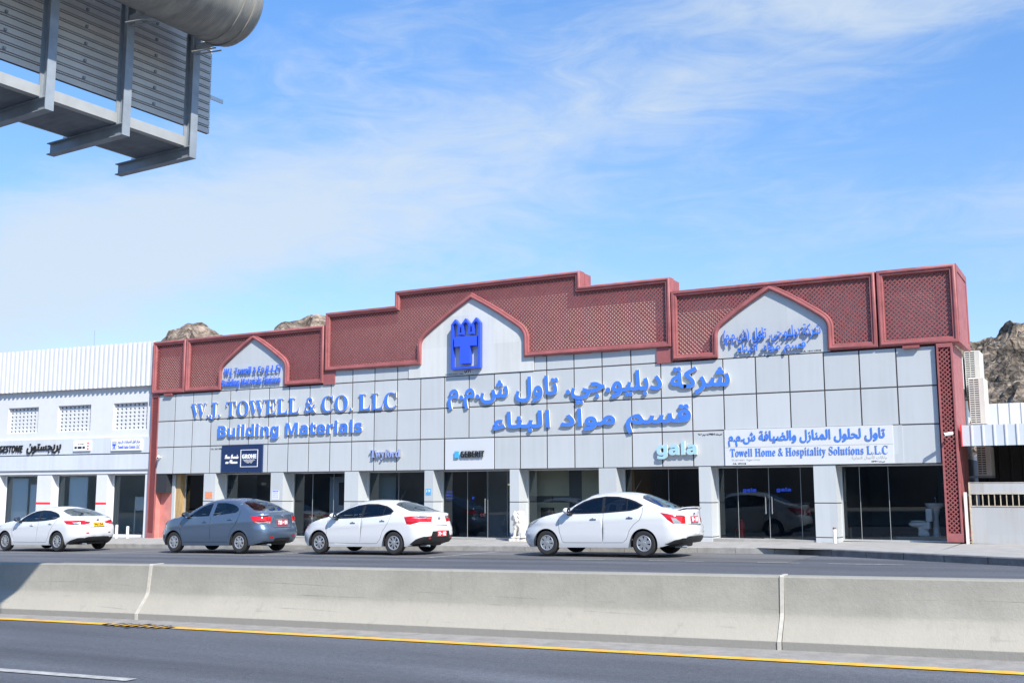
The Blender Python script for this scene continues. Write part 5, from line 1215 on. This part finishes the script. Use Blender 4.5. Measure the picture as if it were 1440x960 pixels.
        emit(mb, [f for f in rc.get('tail', []) if (RV[f[0]][0]+RV[f[1]][0]+RV[f[2]][0])*s > 0], -1, .004, 0, RV, rear_map); tl = part(mb, 'tail_light', M_LENSR)
        mb = MB(); emit(mb, cls.get('tail2', []), s, .005)
        emit(mb, [f for f in rc.get('tail2', []) if (RV[f[0]][0]+RV[f[1]][0]+RV[f[2]][0])*s > 0], -1, .005, 0, RV, rear_map)
        if mb.f: part(mb, 'clear_lens', M_LENSW, tl)
        # mirror
        mx, mz = sp['mirror']; y0 = s*Yw(mx, mz-.08); mb = MB(); c = (mx-.02, y0+s*.13, mz)
        ell(mb, c, (.075, .115, .072), n=10); mo = part(mb, 'door_mirror', sp.get('mirror_mat', paint), smooth=180)
        mb = MB(); mb.rbox(mx-.0, mx+.07, min(y0+s*.02, y0+s*.10), max(y0+s*.02, y0+s*.10), mz-.10, mz-.045, .015); mb.rbox(mx-.06, mx+.085, min(y0-s*.02, y0+s*.035), max(y0-s*.02, y0+s*.035), mz-.115, mz-.06, .015); part(mb, 'mirror_foot', M_CARDARK, mo)
        mb = MB(); mb.lathe([(0, 0), (.085, 0), (.085, .004), (0, .004)], 20, 'X', (mx+.048, y0+s*.13, mz)); part(mb, 'mirror_glass', M_CHROME, mo)
    if rc.get('reflector'):
        for s in (-1, 1):
            mb = MB(); emit(mb, [f for f in rc['reflector'] if (RV[f[0]][0]+RV[f[1]][0]+RV[f[2]][0])*s > 0], -1, .009, 0, RV, rear_map); part(mb, 'reflector', M_LENSR)
    if rc.get('chrome'): mb = MB(); emit(mb, rc['chrome'], -1, .010, 0, RV, rear_map); part(mb, 'chrome_strip', M_CHROME)
    mb = MB(); emit(mb, tc['ws'], -1, -.004, 0, TV, top_map); part(mb, 'windscreen', M_CARGLASS)
    mb = MB(); emit(mb, tc['bl'], -1, -.004, 0, TV, top_map); part(mb, 'rear_window', sp.get('glass_rear', M_CARGLASS))
    # cabin: liner, seats, dash
    mb = MB()
    inner = [f for k in ('body', 'door0', 'door1', 'gap') for f in cls.get(k, []) if all(fx+.35 < V[i][0] < rx+.25 and V[i][1] < zbelt+.02 for i in f)]
    for s in (-1, 1): emit(mb, inner, s, -.05)
    mb.box(fx+.35, rx+.35, -W+.12, W-.12, .36, .40); mb.box(fx+.33, fx+.38, -W+.12, W-.12, .36, .92); mb.box(rx-.05, rx+.5, -W+.2, W-.2, .86, .90); mb.box(rx+.3, rx+.34, -W+.14, W-.14, .4, .87); mb.rbox(fx+.38, fx+.75, -W+.12, W-.12, .70, .93, .05)
    part(mb, 'cabin_trim', M_CARINT)
    for xs_, yy, wd in ((fx+1.30, -.36, .25), (fx+1.30, .36, .25), (rx-.42, 0, W-.2)):
        mb = MB(); Rm = Matrix.Translation((xs_, 0, 0)) @ Matrix.Rotation(R(14), 4, 'Y') @ Matrix.Translation((-xs_, 0, 0))
        mb.rbox(xs_-.5, xs_, yy-wd, yy+wd, .42, .58, .05); mb.rbox(xs_-.06, xs_+.07, yy-wd, yy+wd, .50, 1.04, .05, 2, 0, Rm)
        for hy in ([yy] if wd < .3 else [-.36, .36]): mb.rbox(xs_-.03, xs_+.07, hy-.12, hy+.12, 1.06, 1.24, .04, 2, 0, Rm)
        part(mb, 'seat', M_SEAT)
    mb = MB(); n = 24; cx, cy, cz = fx+.86, -.36, .93; tl_ = R(62)
    ring = [Vector((cx+.18*math.sin(2*math.pi*k/n)*math.cos(tl_), cy+.18*math.cos(2*math.pi*k/n), cz+.18*math.sin(2*math.pi*k/n)*math.sin(tl_))) for k in range(n+1)]
    mb.tube(ring, .016, 8, cap=False); mb.tube([ring[0], ring[n//2]], .018, 6); part(mb, 'steering_wheel', M_CARDARK)
    # wheels
    Rw = sp['R']
    for wx in (fx, rx):
        for s in (-1, 1):
            yo = Yw(wx, Ra+Rw-.02)-.012
            mb = MB(); mb.lathe([(Ra+.004, yo-.30), (Ra+.004, yo+.008)], 40, 'Y', (wx, 0, Rw), 0, R(-14), R(194)); mb.lathe([(0, yo-.30), (Ra+.004, yo-.30)], 40, 'Y', (wx, 0, Rw), 0, R(-14), R(194))
            if s < 0: mb.v = [(x, -y, z) for x, y, z in mb.v]
            part(mb, 'wheel_arch_liner', M_CARDARK)
            we = bpy.data.objects.new('wheel', None); COL.objects.link(we); we.parent = root; we.location = (wx, s*(yo-.015), Rw); we.empty_display_size = .1
            Wd = .185; tw = MB(); prof = [(Rw-.125, -Wd), (Rw-.03, -Wd-.004), (Rw-.006, -Wd+.02), (Rw, -Wd+.05), (Rw, -.05), (Rw-.006, -.02), (Rw-.03, .004), (Rw-.075, .008), (Rw-.118, -.004), (Rw-.125, -.02)]
            fl = lambda m: m if s > 0 else setattr(m, 'v', [(x, -y, z) for x, y, z in m.v]) or setattr(m, 'f', [tuple(reversed(f)) for f in m.f]) or m
            tw.lathe(prof, 48, 'Y'); part(fl(tw), 'tyre', M_TYRE, we, 35)
            rr = Rw-.118; rm = MB(); ns = sp['spokes']
            rm.lathe([(rr, -.02), (rr+.004, -.004), (rr-.008, .004), (rr-.022, -.004), (rr-.03, -.05)], 48, 'Y')
            rm.lathe([(0, .002), (.03, .002), (.052, -.002), (.06, -.02)], 24, 'Y')
            for k in range(ns):                           # tapering, dished spokes
                a = 2*math.pi*k/ns+.3; ca, sa = math.cos(a), math.sin(a); w0, w1, w2 = sp['spoke_w']; pr = []
                for r0, w, y in ((.04, w0, -.004), ((rr-.02)*.6, w1, -.003), (rr-.012, w2, -.007)):
                    for q in (-1, 1): pr.append((r0*ca-q*w*sa, y, r0*sa+q*w*ca))
                for r0, w, y in ((.04, w0, -.03), ((rr-.02)*.6, w1, -.03), (rr-.012, w2, -.03)):
                    for q in (-1, 1): pr.append((r0*ca-q*w*sa*1.15, y, r0*sa+q*w*ca*1.15))
                rm.add(pr, [(0, 1, 3, 2), (2, 3, 5, 4), (0, 2, 8, 6), (2, 4, 10, 8), (1, 7, 9, 3), (3, 9, 11, 5)])
            for k in range(5): a = 2*math.pi*k/5; rm.lathe([(0, .001), (.008, .001), (.009, -.006)], 8, 'Y', (.038*math.cos(a), .002, .038*math.sin(a)))
            part(fl(rm), 'rim', sp.get('rim_mat', M_RIM), we, 30)
            dk = MB(); dk.lathe([(0, -.055), (rr-.02, -.055)], 32, 'Y'); dk.lathe([(rr-.001, -.19), (rr-.001, -.02)], 32, 'Y'); part(fl(dk), 'wheel_dark_backing', M_CARDARK, we)  # black backing disc added to darken the openings between the spokes
    # plate, badge, extras
    px, pz_, pw, ph, pm, pt = sp['plate']; ze = pz_
    O_ = Vector((XR(ze)+.05*sp.get('bulge', 1)+.012, 0, ze)); sl_ = math.atan2(XR(ze+.06)-XR(ze-.06), .12)
    U_, V_, N_ = Vector((0, 1, 0)), Vector((math.sin(sl_), 0, math.cos(sl_))), Vector((math.cos(sl_), 0, -math.sin(sl_)))
    mb = MB(); mb.prism([(-pw/2, -ph/2), (pw/2, -ph/2), (pw/2, ph/2), (-pw/2, ph/2)], [], O_, U_, V_, N_, -.02, .004); pl = part(mb, 'number_plate', pm)
    mb = MB(); letters(mb, pt, (-pw/2+.03, pw/2-.03, -ph/2+.025, ph/2-.025), .004, .007, .004, 0, O_, (U_, V_, N_)); part(mb, 'plate_digits', sp.get('plate_ink', M_SW), pl)
    zb_ = sp['badge']; O_ = Vector((XR(zb_)+.05*sp.get('bulge', 1)+.004, 0, zb_)); mb = MB(); mb.lathe([(0, .012), (.03, .01), (.045, 0)], 20, 'X', (0, 0, 0)); mb.v = [(O_.x+v[0], v[1]*1.25, O_.z+v[2]*.85) for v in mb.v]; part(mb, 'badge', M_CHROME)
    if sp.get('antenna'):
        ax_ = sp['antenna']; mb = MB(); mb.tube([(ax_, 0, ZC(ax_)-.01), (ax_+.03, 0, ZC(ax_)+.03), (ax_+.22, 0, ZC(ax_)+.30)], [.014, .008, .003], 8); part(mb, 'antenna', M_CARDARK)
    if sp.get('spoiler'):
        xs_ = xb-.02; mb = MB(); prof = [(-.20, .012), (-.05, .030), (.02, .038), (.025, .028), (-.02, .006), (-.18, -.01)]; vs = []; n = 20
        for k in range(n+1):
            s = -1+2*k/n; y = s*(ytop(xs_-.1)+.01); lift = -.03*abs(s)**6
            for dx, dz in prof: vs.append((xs_+dx+.03*(1-s*s)-.02*abs(s)**4, y, ZC(xs_-.1)+dz+lift))
        m_ = len(prof); fs = [(k*m_+i, k*m_+(i+1) % m_, (k+1)*m_+(i+1) % m_, (k+1)*m_+i) for k in range(n) for i in range(m_)]+[tuple(range(m_-1, -1, -1)), tuple(n*m_+i for i in range(m_))]
        mb.add(vs, fs); sp_ = part(mb, 'boot_spoiler', paint, smooth=50)
        MB().box(xs_+.0, xs_+.05, -.10, .10, ZC(xs_-.1)+.040, ZC(xs_-.1)+.047).build('stop_lamp', M_LENSR, sp_, local=True)
    mb = MB(); mb.tube([(L-.35, -.42, .22), (L-.06, -.42, .22)], .026, 12); part(mb, 'exhaust', M_GALV)
    mb = MB(); mb.rbox(fx+.6, fx+.85, -.3, .3, .17, .24, .03); mb.rbox(rx-.2, rx+.1, -.5, .5, .19, .3, .05); mb.rbox(L-.7, L-.25, -.45, .45, .2, .34, .05); part(mb, 'underbody', M_CARDARK)
    for xx, lab in ((fx, 0), (rx, 0)): mb = MB(); mb.tube([(xx, -W+.2, Rw), (xx, W-.2, Rw)], .05, 10); part(mb, 'axle', M_CARDARK)
    return root
def place(root, X, Y, rot, sc):
    c = math.cos(rot); root.rotation_euler = (0, 0, rot); root.scale = (sc, sc, sc)
    root.location = (X, Y, gz(X+2*sc)); root.rotation_euler[1] = -math.atan(.0155)
def paint(name, col, metal=0, flake=0): return mat(name, col, .28 if not metal else .34, metal, coat=1, spec=.5)
WH = paint('white_car_paint', (.64, .655, .67)); GR = paint('grey_blue_car_paint', (.10, .145, .215), .5)
SUNNY = dict(L=4.425, W=1.695, R=.302, Ra=.345, fx=.85, rx=3.45, paint=WH, crease=(.80, .035),
    zt=[(.05, .64), (.12, .71), (.25, .775), (.5, .86), (.9, .965), (1.22, 1.03), (1.42, 1.10), (1.62, 1.215), (1.85, 1.33), (2.1, 1.405), (2.5, 1.44), (2.9, 1.425), (3.2, 1.37), (3.5, 1.265), (3.75, 1.165), (3.95, 1.10), (4.2, 1.065), (4.36, 1.05)],
    zc=[(.05, .68), (.12, .75), (.25, .82), (.5, .915), (.9, 1.02), (1.12, 1.065), (1.4, 1.215), (1.75, 1.40), (2.0, 1.475), (2.4, 1.51), (2.8, 1.50), (3.2, 1.435), (3.5, 1.325), (3.8, 1.19), (3.98, 1.115), (4.15, 1.095), (4.30, 1.09), (4.36, 1.075)],
    zb=[(.14, .20), (.6, .19), (2, .20), (3.8, .21), (4.05, .27), (4.30, .30)],
    xf=[(.15, .16), (.25, .06), (.36, .01), (.5, 0), (.6, .03), (.7, .10)], xr=[(.2, 4.22), (.3, 4.33), (.42, 4.40), (.55, 4.42), (.68, 4.40), (.76, 4.355), (.95, 4.345), (1.05, 4.36)],
    wm=[(0, .97), (.6, .99), (1.3, 1), (3.2, 1), (3.9, .985), (4.4, .96)],
    dlo=[(1.47, 1.0), (1.62, 1.145), (1.85, 1.27), (2.1, 1.345), (2.42, 1.385), (2.75, 1.375), (3.02, 1.325), (3.22, 1.26), (3.39, 1.18), (3.30, 1.125), (3.12, 1.075), (2.42, 1.025)],
    wins=[[(1.50, 1.012), (1.635, 1.14), (1.86, 1.258), (2.11, 1.332), (2.345, 1.37), (2.365, 1.028)], [(2.44, 1.038), (2.42, 1.375), (2.75, 1.363), (2.99, 1.318), (3.01, 1.075)], [(3.035, 1.078), (3.02, 1.31), (3.21, 1.248), (3.36, 1.18), (3.28, 1.128), (3.12, 1.086)]],
    gaps=[[(1.22, .96), (1.20, .75), (1.23, .55), (1.29, .34), (1.36, .31), (2.36, .315), (2.385, .34), (2.41, 1.0)], [(2.39, .315), (2.92, .32), (3.02, .40), (3.10, .60), (3.22, .74), (3.36, .84), (3.43, 1.0), (3.42, 1.13)]],
    doors=[[(1.225, .98), (1.205, .75), (1.235, .55), (1.295, .345), (1.36, .315), (2.36, .32), (2.385, .345), (2.40, .99), (1.45, .975)], [(2.395, .32), (2.92, .325), (3.015, .40), (3.095, .60), (3.215, .74), (3.355, .84), (3.42, 1.0), (3.40, 1.12), (3.30, 1.09), (3.12, 1.045), (2.42, .99)]],
    tail=[(3.88, 1.01), (4.05, .985), (4.18, .95), (4.60, .92), (4.60, .74), (4.18, .755), (4.06, .85), (3.98, .93)], tail2=[(4.14, .90), (4.23, .88), (4.33, .77), (4.30, .74), (4.20, .76)],
    head=[(.03, .60), (.2, .65), (.40, .74), (.62, .86), (.72, .925), (.5, .895), (.27, .81), (.06, .71)],
    handles=[(2.16, .865), (3.12, .895)], handle_mat=M_CHROME, mirror=(1.50, 1.075), zbelt=.99, mirror_mat=WH,
    windscreen=[(1.14, 0), (1.17, .5), (1.30, .80), (1.44, .93), (1.62, .94), (1.96, .93), (1.86, .6), (1.80, 0)], cowl=[(1.07, 0), (1.10, .5), (1.24, .86), (1.40, .94), (1.44, .92), (1.30, .79), (1.17, .49), (1.135, 0)],
    backlight=[(3.22, 0), (3.25, .5), (3.34, .86), (3.62, .90), (3.86, .88), (3.95, .5), (3.97, 0)], topgaps=[[(.18, -.90), (.7, -.93), (1.22, -.95)], [(.18, .90), (.7, .93), (1.22, .95)], [(3.92, -.92), (4.2, -.9), (4.34, -.88)], [(3.92, .92), (4.2, .9), (4.34, .88)]],
    rear=[('tail', [(.93, .74), (1.1, .74), (1.1, .93), (.90, .92)]), ('tail', [(-.93, .74), (-.90, .92), (-1.1, .93), (-1.1, .74)]), ('gap', ribbon([(-.72, 1.0), (-.80, .72), (.80, .72), (.72, 1.0)], .008)), ('black', [(-1.1, .29), (1.1, .29), (1.1, .42), (.8, .46), (-.8, .46), (-1.1, .42)])],
    side_black=[[(3.96, .27), (4.6, .29), (4.6, .42), (4.35, .42), (4.2, .38)]], front=[('black', [(-.8, .3), (.8, .3), (.7, .55), (-.7, .55)])],
    windows=None, plate=(0, .84, .42, .15, M_PLATER, '78 \u2022 110'), badge=.965, antenna=2.86, spoiler=True, spokes=7, spoke_w=(.03, .034, .050), glass_front=M_CARTINT, glass_rear=M_CARTINT)
c = build_car(SUNNY, 'white sedan with boot spoiler, tinted windows and red plate, rightmost of the parked cars')
place(c, 19.98-.85*1.015, -5.5+.85, R(-2.0), 1.015)
RIO = dict(SUNNY); RIO.update(L=4.37, W=1.72, R=.305, Ra=.35, fx=.85, rx=3.42, spoiler=False, antenna=3.02, crease=(.70, .06), zbelt=.99, tum=.42,
    zt=[(.03, .60), (.10, .68), (.25, .76), (.5, .845), (.9, .955), (1.18, 1.01), (1.38, 1.075), (1.62, 1.19), (1.9, 1.29), (2.2, 1.36), (2.55, 1.39), (2.9, 1.375), (3.2, 1.32), (3.5, 1.235), (3.75, 1.15), (3.95, 1.09), (4.15, 1.07), (4.29, 1.06)],
    zc=[(.03, .64), (.10, .72), (.25, .80), (.5, .89), (.9, 1.0), (1.06, 1.035), (1.4, 1.20), (1.75, 1.36), (2.0, 1.425), (2.45, 1.46), (2.85, 1.445), (3.2, 1.39), (3.5, 1.295), (3.78, 1.18), (3.96, 1.12), (4.1, 1.10), (4.22, 1.10), (4.29, 1.085)],
    xr=[(.2, 4.16), (.3, 4.28), (.42, 4.345), (.55, 4.365), (.68, 4.35), (.78, 4.31), (.95, 4.275), (1.06, 4.29)], zb=[(.14, .20), (.6, .19), (2, .20), (3.8, .21), (4.0, .26), (4.25, .30)],
    dlo=[(1.36, .955), (1.55, 1.09), (1.85, 1.215), (2.15, 1.29), (2.45, 1.325), (2.8, 1.32), (3.1, 1.265), (3.26, 1.20), (3.35, 1.14), (3.29, 1.075), (3.0, 1.035), (2.4, .995)],
    wins=[[(1.44, .975), (1.57, 1.085), (1.86, 1.203), (2.15, 1.278), (2.32, 1.30), (2.30, .998)], [(2.39, 1.006), (2.41, 1.308), (2.8, 1.307), (3.06, 1.26), (3.03, 1.048)], [(3.055, 1.052), (3.085, 1.25), (3.245, 1.19), (3.325, 1.138), (3.27, 1.085)]],
    gaps=[[(1.18, .93), (1.13, .75), (1.13, .5), (1.16, .30), (2.28, .285), (2.33, .5), (2.34, .97)], [(2.30, .285), (2.86, .29), (2.98, .40), (3.06, .60), (3.17, .74), (3.26, .86), (3.31, 1.02), (3.33, 1.09)]],
    doors=[[(1.185, .94), (1.137, .75), (1.137, .5), (1.167, .305), (2.275, .29), (2.323, .5), (2.333, .965), (1.36, .935)], [(2.305, .29), (2.86, .295), (2.975, .40), (3.053, .60), (3.163, .74), (3.253, .86), (3.303, 1.02), (3.31, 1.045), (3.0, 1.005), (2.345, .965)]],
    tail=[(3.76, .985), (3.95, 1.005), (4.15, 1.005), (4.6, .985), (4.6, .85), (4.2, .85), (3.98, .79), (3.86, .80)], tail2=[(4.00, .965), (4.1, .985), (4.6, .975), (4.6, .94), (4.1, .945)],
    head=[(.02, .60), (.16, .64), (.36, .72), (.55, .84), (.60, .88), (.42, .83), (.2, .75), (.04, .68)],
    handles=[(2.06, .84), (3.06, .885)], mirror=(1.46, 1.035),
    windscreen=[(1.08, 0), (1.11, .5), (1.24, .80), (1.40, .93), (1.6, .94), (2.02, .92), (1.86, .6), (1.80, 0)], cowl=[(1.01, 0), (1.04, .5), (1.18, .86), (1.36, .94), (1.40, .92), (1.24, .79), (1.11, .49), (1.075, 0)],
    backlight=[(3.18, 0), (3.21, .5), (3.30, .86), (3.60, .90), (3.82, .88), (3.92, .5), (3.94, 0)], topgaps=[[(.16, -.90), (.7, -.93), (1.18, -.95)], [(.16, .90), (.7, .93), (1.18, .95)], [(3.9, -.92), (4.1, -.9), (4.27, -.88)], [(3.9, .92), (4.1, .9), (4.27, .88)]],
    rear=[('tail2', [(.70, .93), (1.1, .935), (1.1, .97), (.72, .965)]), ('tail2', [(-.70, .93), (-.72, .965), (-1.1, .97), (-1.1, .935)]), ('tail', [(.66, .845), (1.1, .845), (1.1, .99), (.62, .985)]), ('tail', [(-.66, .845), (-.62, .985), (-1.1, .99), (-1.1, .845)]), ('gap', ribbon([(-.60, 1.02), (-.66, .74), (.66, .74), (.60, 1.02)], .008)),
          ('reflector', [(.86, .40), (1.1, .40), (1.1, .44), (.86, .44)]), ('reflector', [(-.86, .40), (-.86, .44), (-1.1, .44), (-1.1, .40)]), ('black', [(-1.1, .29), (1.1, .29), (1.1, .46), (.82, .48), (.72, .60), (-.72, .60), (-.82, .48), (-1.1, .46)])],
    side_black=[[(3.92, .26), (4.6, .27), (4.6, .47), (4.30, .47), (4.12, .40)]], plate=(0, .53, .42, .15, M_PLATER, '70 \u2022 182'), badge=.93, spokes=8, spoke_w=(.024, .018, .034), glass_front=M_CARGLASS, glass_rear=M_CARTINT)
c = build_car(RIO, 'white sedan with black bumper insert and alloy wheels, parked behind the grey sedan')
place(c, 12.95-.85, -5.8+.86, R(-1.0), 1.0)
ATT = dict(SUNNY); ATT.update(L=4.30, W=1.67, R=.295, Ra=.338, fx=.83, rx=3.42, paint=GR, spoiler=False, antenna=None, crease=(.74, .05), zbelt=1.0, trim_mat=GR, mirror_mat=M_CARDARK, handle_mat=GR, tum=.38,
    zt=[(.04, .68), (.12, .76), (.25, .83), (.5, .91), (.9, 1.005), (1.16, 1.05), (1.36, 1.115), (1.6, 1.24), (1.85, 1.35), (2.1, 1.43), (2.45, 1.465), (2.85, 1.46), (3.2, 1.41), (3.5, 1.305), (3.72, 1.195), (3.9, 1.12), (4.1, 1.095), (4.24, 1.08)],
    zc=[(.04, .72), (.12, .80), (.25, .87), (.5, .955), (.9, 1.045), (1.03, 1.075), (1.35, 1.235), (1.7, 1.415), (1.95, 1.49), (2.4, 1.53), (2.8, 1.525), (3.2, 1.465), (3.5, 1.355), (3.75, 1.22), (3.92, 1.145), (4.05, 1.125), (4.17, 1.125), (4.24, 1.105)],
    xr=[(.2, 4.10), (.3, 4.20), (.42, 4.27), (.55, 4.295), (.66, 4.285), (.74, 4.235), (.95, 4.22), (1.08, 4.24)], zb=[(.14, .20), (.6, .19), (2, .20), (3.8, .22), (4.0, .26), (4.2, .31)],
    dlo=[(1.40, .995), (1.58, 1.135), (1.82, 1.275), (2.05, 1.355), (2.25, 1.395), (2.75, 1.405), (3.05, 1.36), (3.22, 1.30), (3.32, 1.235), (3.33, 1.17), (3.25, 1.105), (2.8, 1.06), (2.2, 1.02)],
    wins=[[(1.42, 1.005), (1.59, 1.13), (1.83, 1.268), (2.06, 1.345), (2.26, 1.385), (2.22, 1.025)], [(2.37, 1.035), (2.41, 1.39), (2.75, 1.392), (3.04, 1.35), (3.21, 1.29), (3.30, 1.23), (3.31, 1.172), (3.23, 1.115), (2.8, 1.072)]],
    gaps=[[(1.16, .97), (1.11, .75), (1.13, .5), (1.22, .30), (2.28, .30), (2.31, .5), (2.30, 1.0), (2.33, 1.36)], [(2.29, .30), (2.98, .31), (3.04, .45), (3.14, .64), (3.28, .80), (3.38, 1.0), (3.40, 1.2)]],
    doors=[[(1.165, .975), (1.117, .75), (1.137, .5), (1.227, .305), (2.275, .305), (2.303, .5), (2.295, .995), (1.38, .965)], [(2.295, .305), (2.975, .315), (3.033, .45), (3.133, .64), (3.273, .80), (3.372, 1.0), (3.37, 1.09), (3.25, 1.07), (2.8, 1.03), (2.31, .995)]],
    tail=[(3.82, 1.01), (4.0, 1.015), (4.6, 1.0), (4.6, .80), (4.08, .80), (3.95, .86), (3.87, .93)], tail2=[(3.97, .87), (4.6, .86), (4.6, .80), (4.08, .80)],
    head=[(.02, .68), (.16, .72), (.32, .78), (.52, .90), (.58, .945), (.42, .905), (.2, .83), (.04, .75)],
    handles=[(2.08, .86), (3.06, .925)], mirror=(1.42, 1.075),
    windscreen=[(1.05, 0), (1.08, .5), (1.21, .80), (1.38, .93), (1.6, .94), (1.94, .93), (1.80, .6), (1.74, 0)], cowl=[(.98, 0), (1.01, .5), (1.15, .86), (1.34, .94), (1.38, .92), (1.21, .79), (1.08, .49), (1.045, 0)],
    backlight=[(3.20, 0), (3.23, .5), (3.30, .86), (3.56, .90), (3.78, .88), (3.88, .5), (3.90, 0)], topgaps=[[(.16, -.90), (.7, -.93), (1.16, -.95)], [(.16, .90), (.7, .93), (1.16, .95)], [(3.86, -.92), (4.05, -.9), (4.22, -.88)], [(3.86, .92), (4.05, .9), (4.22, .88)]],
    rear=[('tail2', [(.90, .80), (1.1, .80), (1.1, .86), (.88, .86)]), ('tail2', [(-.90, .80), (-.88, .86), (-1.1, .86), (-1.1, .80)]), ('tail', [(.88, .80), (1.1, .80), (1.1, 1.0), (.84, .99)]), ('tail', [(-.88, .80), (-.84, .99), (-1.1, 1.0), (-1.1, .80)]), ('chrome', [(-.62, .905), (.62, .905), (.62, .935), (-.62, .935)]), ('gap', ribbon([(-.74, 1.04), (-.80, .74), (-.66, .69), (.66, .69), (.80, .74), (.74, 1.04)], .008)),
          ('reflector', [(.74, .42), (1.02, .42), (1.02, .455), (.74, .455)]), ('reflector', [(-.74, .42), (-.74, .455), (-1.02, .455), (-1.02, .42)]), ('black', [(-.66, .31), (.66, .31), (.6, .40), (-.6, .40)])],
    side_black=[], plate=(0, .825, .42, .15, M_PLATER, '720 \u2022 84'), badge=1.01, spokes=7, spoke_w=(.026, .022, .036), glass_front=M_CARGLASS, glass_rear=M_CARGLASS)
c = build_car(ATT, 'grey blue sedan with red plate parked between two white cars')
place(c, 7.42-.83*1.04, -5.9+.86, R(-1.0), 1.04)
MAZ = dict(SUNNY); MAZ.update(L=4.58, W=1.795, R=.315, Ra=.36, fx=.93, rx=3.63, spoiler=False, antenna=None, crease=(.74, .06), zbelt=.96, tum=.44, RR=.55, ryR=.40, mirror_mat=M_CARDARK, handle_mat=WH,
    zt=[(.04, .62), (.12, .70), (.3, .79), (.6, .87), (1.0, .945), (1.45, 1.01), (1.68, 1.08), (1.9, 1.18), (2.15, 1.28), (2.4, 1.345), (2.75, 1.375), (3.1, 1.355), (3.45, 1.285), (3.75, 1.20), (4.0, 1.12), (4.2, 1.07), (4.35, 1.045), (4.46, 1.03)],
    zc=[(.04, .67), (.12, .75), (.3, .84), (.6, .93), (1.0, 1.0), (1.32, 1.045), (1.6, 1.17), (1.95, 1.33), (2.25, 1.415), (2.6, 1.45), (3.0, 1.44), (3.4, 1.37), (3.75, 1.265), (4.05, 1.15), (4.2, 1.105), (4.32, 1.085), (4.42, 1.08), (4.46, 1.06)],
    xr=[(.2, 4.28), (.3, 4.42), (.42, 4.52), (.55, 4.565), (.70, 4.57), (.80, 4.53), (.95, 4.46), (1.03, 4.46)], xf=[(.15, .16), (.25, .06), (.36, .01), (.5, 0), (.6, .03), (.7, .10)], zb=[(.14, .18), (.6, .18), (2, .19), (4.0, .20), (4.2, .25), (4.4, .32)],
    wm=[(0, .97), (.6, .99), (1.3, 1), (3.2, 1), (4.0, .99), (4.5, .97)],
    dlo=[(1.68, .96), (1.85, 1.08), (2.1, 1.195), (2.35, 1.27), (2.7, 1.305), (3.05, 1.29), (3.35, 1.235), (3.55, 1.17), (3.62, 1.11), (3.45, 1.045), (3.0, 1.0), (2.5, .975)],
    wins=[[(1.73, .975), (1.865, 1.072), (2.11, 1.183), (2.36, 1.257), (2.60, 1.285), (2.60, .99)], [(2.72, .995), (2.70, 1.29), (3.05, 1.277), (3.34, 1.223), (3.53, 1.162), (3.59, 1.112), (3.44, 1.058), (3.0, 1.012)]],
    gaps=[[(1.40, .95), (1.33, .75), (1.34, .5), (1.40, .29), (2.55, .285), (2.62, .5), (2.66, .96)], [(2.57, .285), (3.08, .29), (3.18, .42), (3.26, .62), (3.38, .78), (3.5, .90), (3.57, 1.04)]],
    doors=[[(1.405, .945), (1.337, .75), (1.347, .5), (1.407, .295), (2.545, .29), (2.612, .5), (2.652, .945), (1.66, .935)], [(2.575, .29), (3.075, .295), (3.173, .42), (3.253, .62), (3.373, .78), (3.49, .90), (3.55, 1.03), (3.45, 1.01), (3.0, .965), (2.665, .945)]],
    tail=[(3.92, .97), (4.2, .975), (4.8, .965), (4.8, .86), (4.3, .84), (4.08, .87)], tail2=[(4.25, .93), (4.42, .93), (4.44, .88), (4.32, .87)],
    head=[(.02, .60), (.16, .64), (.36, .70), (.60, .79), (.66, .82), (.42, .80), (.2, .74), (.04, .68)],
    handles=[(2.36, .84), (3.30, .885)], mirror=(1.74, 1.03),
    windscreen=[(1.34, 0), (1.37, .5), (1.52, .80), (1.69, .93), (1.9, .94), (2.24, .92), (2.08, .6), (2.0, 0)], cowl=[(1.27, 0), (1.30, .5), (1.46, .86), (1.65, .94), (1.69, .92), (1.52, .79), (1.37, .49), (1.335, 0)],
    backlight=[(3.36, 0), (3.40, .5), (3.50, .86), (3.80, .90), (4.02, .88), (4.12, .5), (4.15, 0)], topgaps=[[(.18, -.90), (.7, -.93), (1.40, -.95)], [(.18, .90), (.7, .93), (1.40, .95)], [(4.12, -.92), (4.3, -.9), (4.44, -.88)], [(4.12, .92), (4.3, .9), (4.44, .88)]],
    rear=[('tail', [(.74, .87), (1.1, .86), (1.1, .965), (.60, .93)]), ('tail', [(-.74, .87), (-.60, .93), (-1.1, .965), (-1.1, .86)]), ('gap', ribbon([(-.62, 1.0), (-.74, .76), (.74, .76), (.62, 1.0)], .008)), ('black', [(-1.1, .31), (1.1, .31), (1.1, .42), (.8, .45), (-.8, .45), (-1.1, .42)]),
          ('reflector', [(.80, .56), (1.1, .56), (1.1, .595), (.80, .595)]), ('reflector', [(-.80, .56), (-.80, .595), (-1.1, .595), (-1.1, .56)])],
    side_black=[[(4.0, .22), (4.7, .27), (4.7, .42), (4.42, .42), (4.2, .34)]], plate=(0, .845, .40, .13, M_PLATEY, '96154'), plate_ink=M_BLACK, badge=.985, spokes=10, spoke_w=(.02, .012, .018), glass_front=M_CARGLASS, glass_rear=M_CARGLASS)
c = build_car(MAZ, 'white sedan with slim red tail lights and yellow plate, leftmost and cut by the frame')
place(c, 2.15-3.63, -5.9+.90, R(-1.0), 1.0)
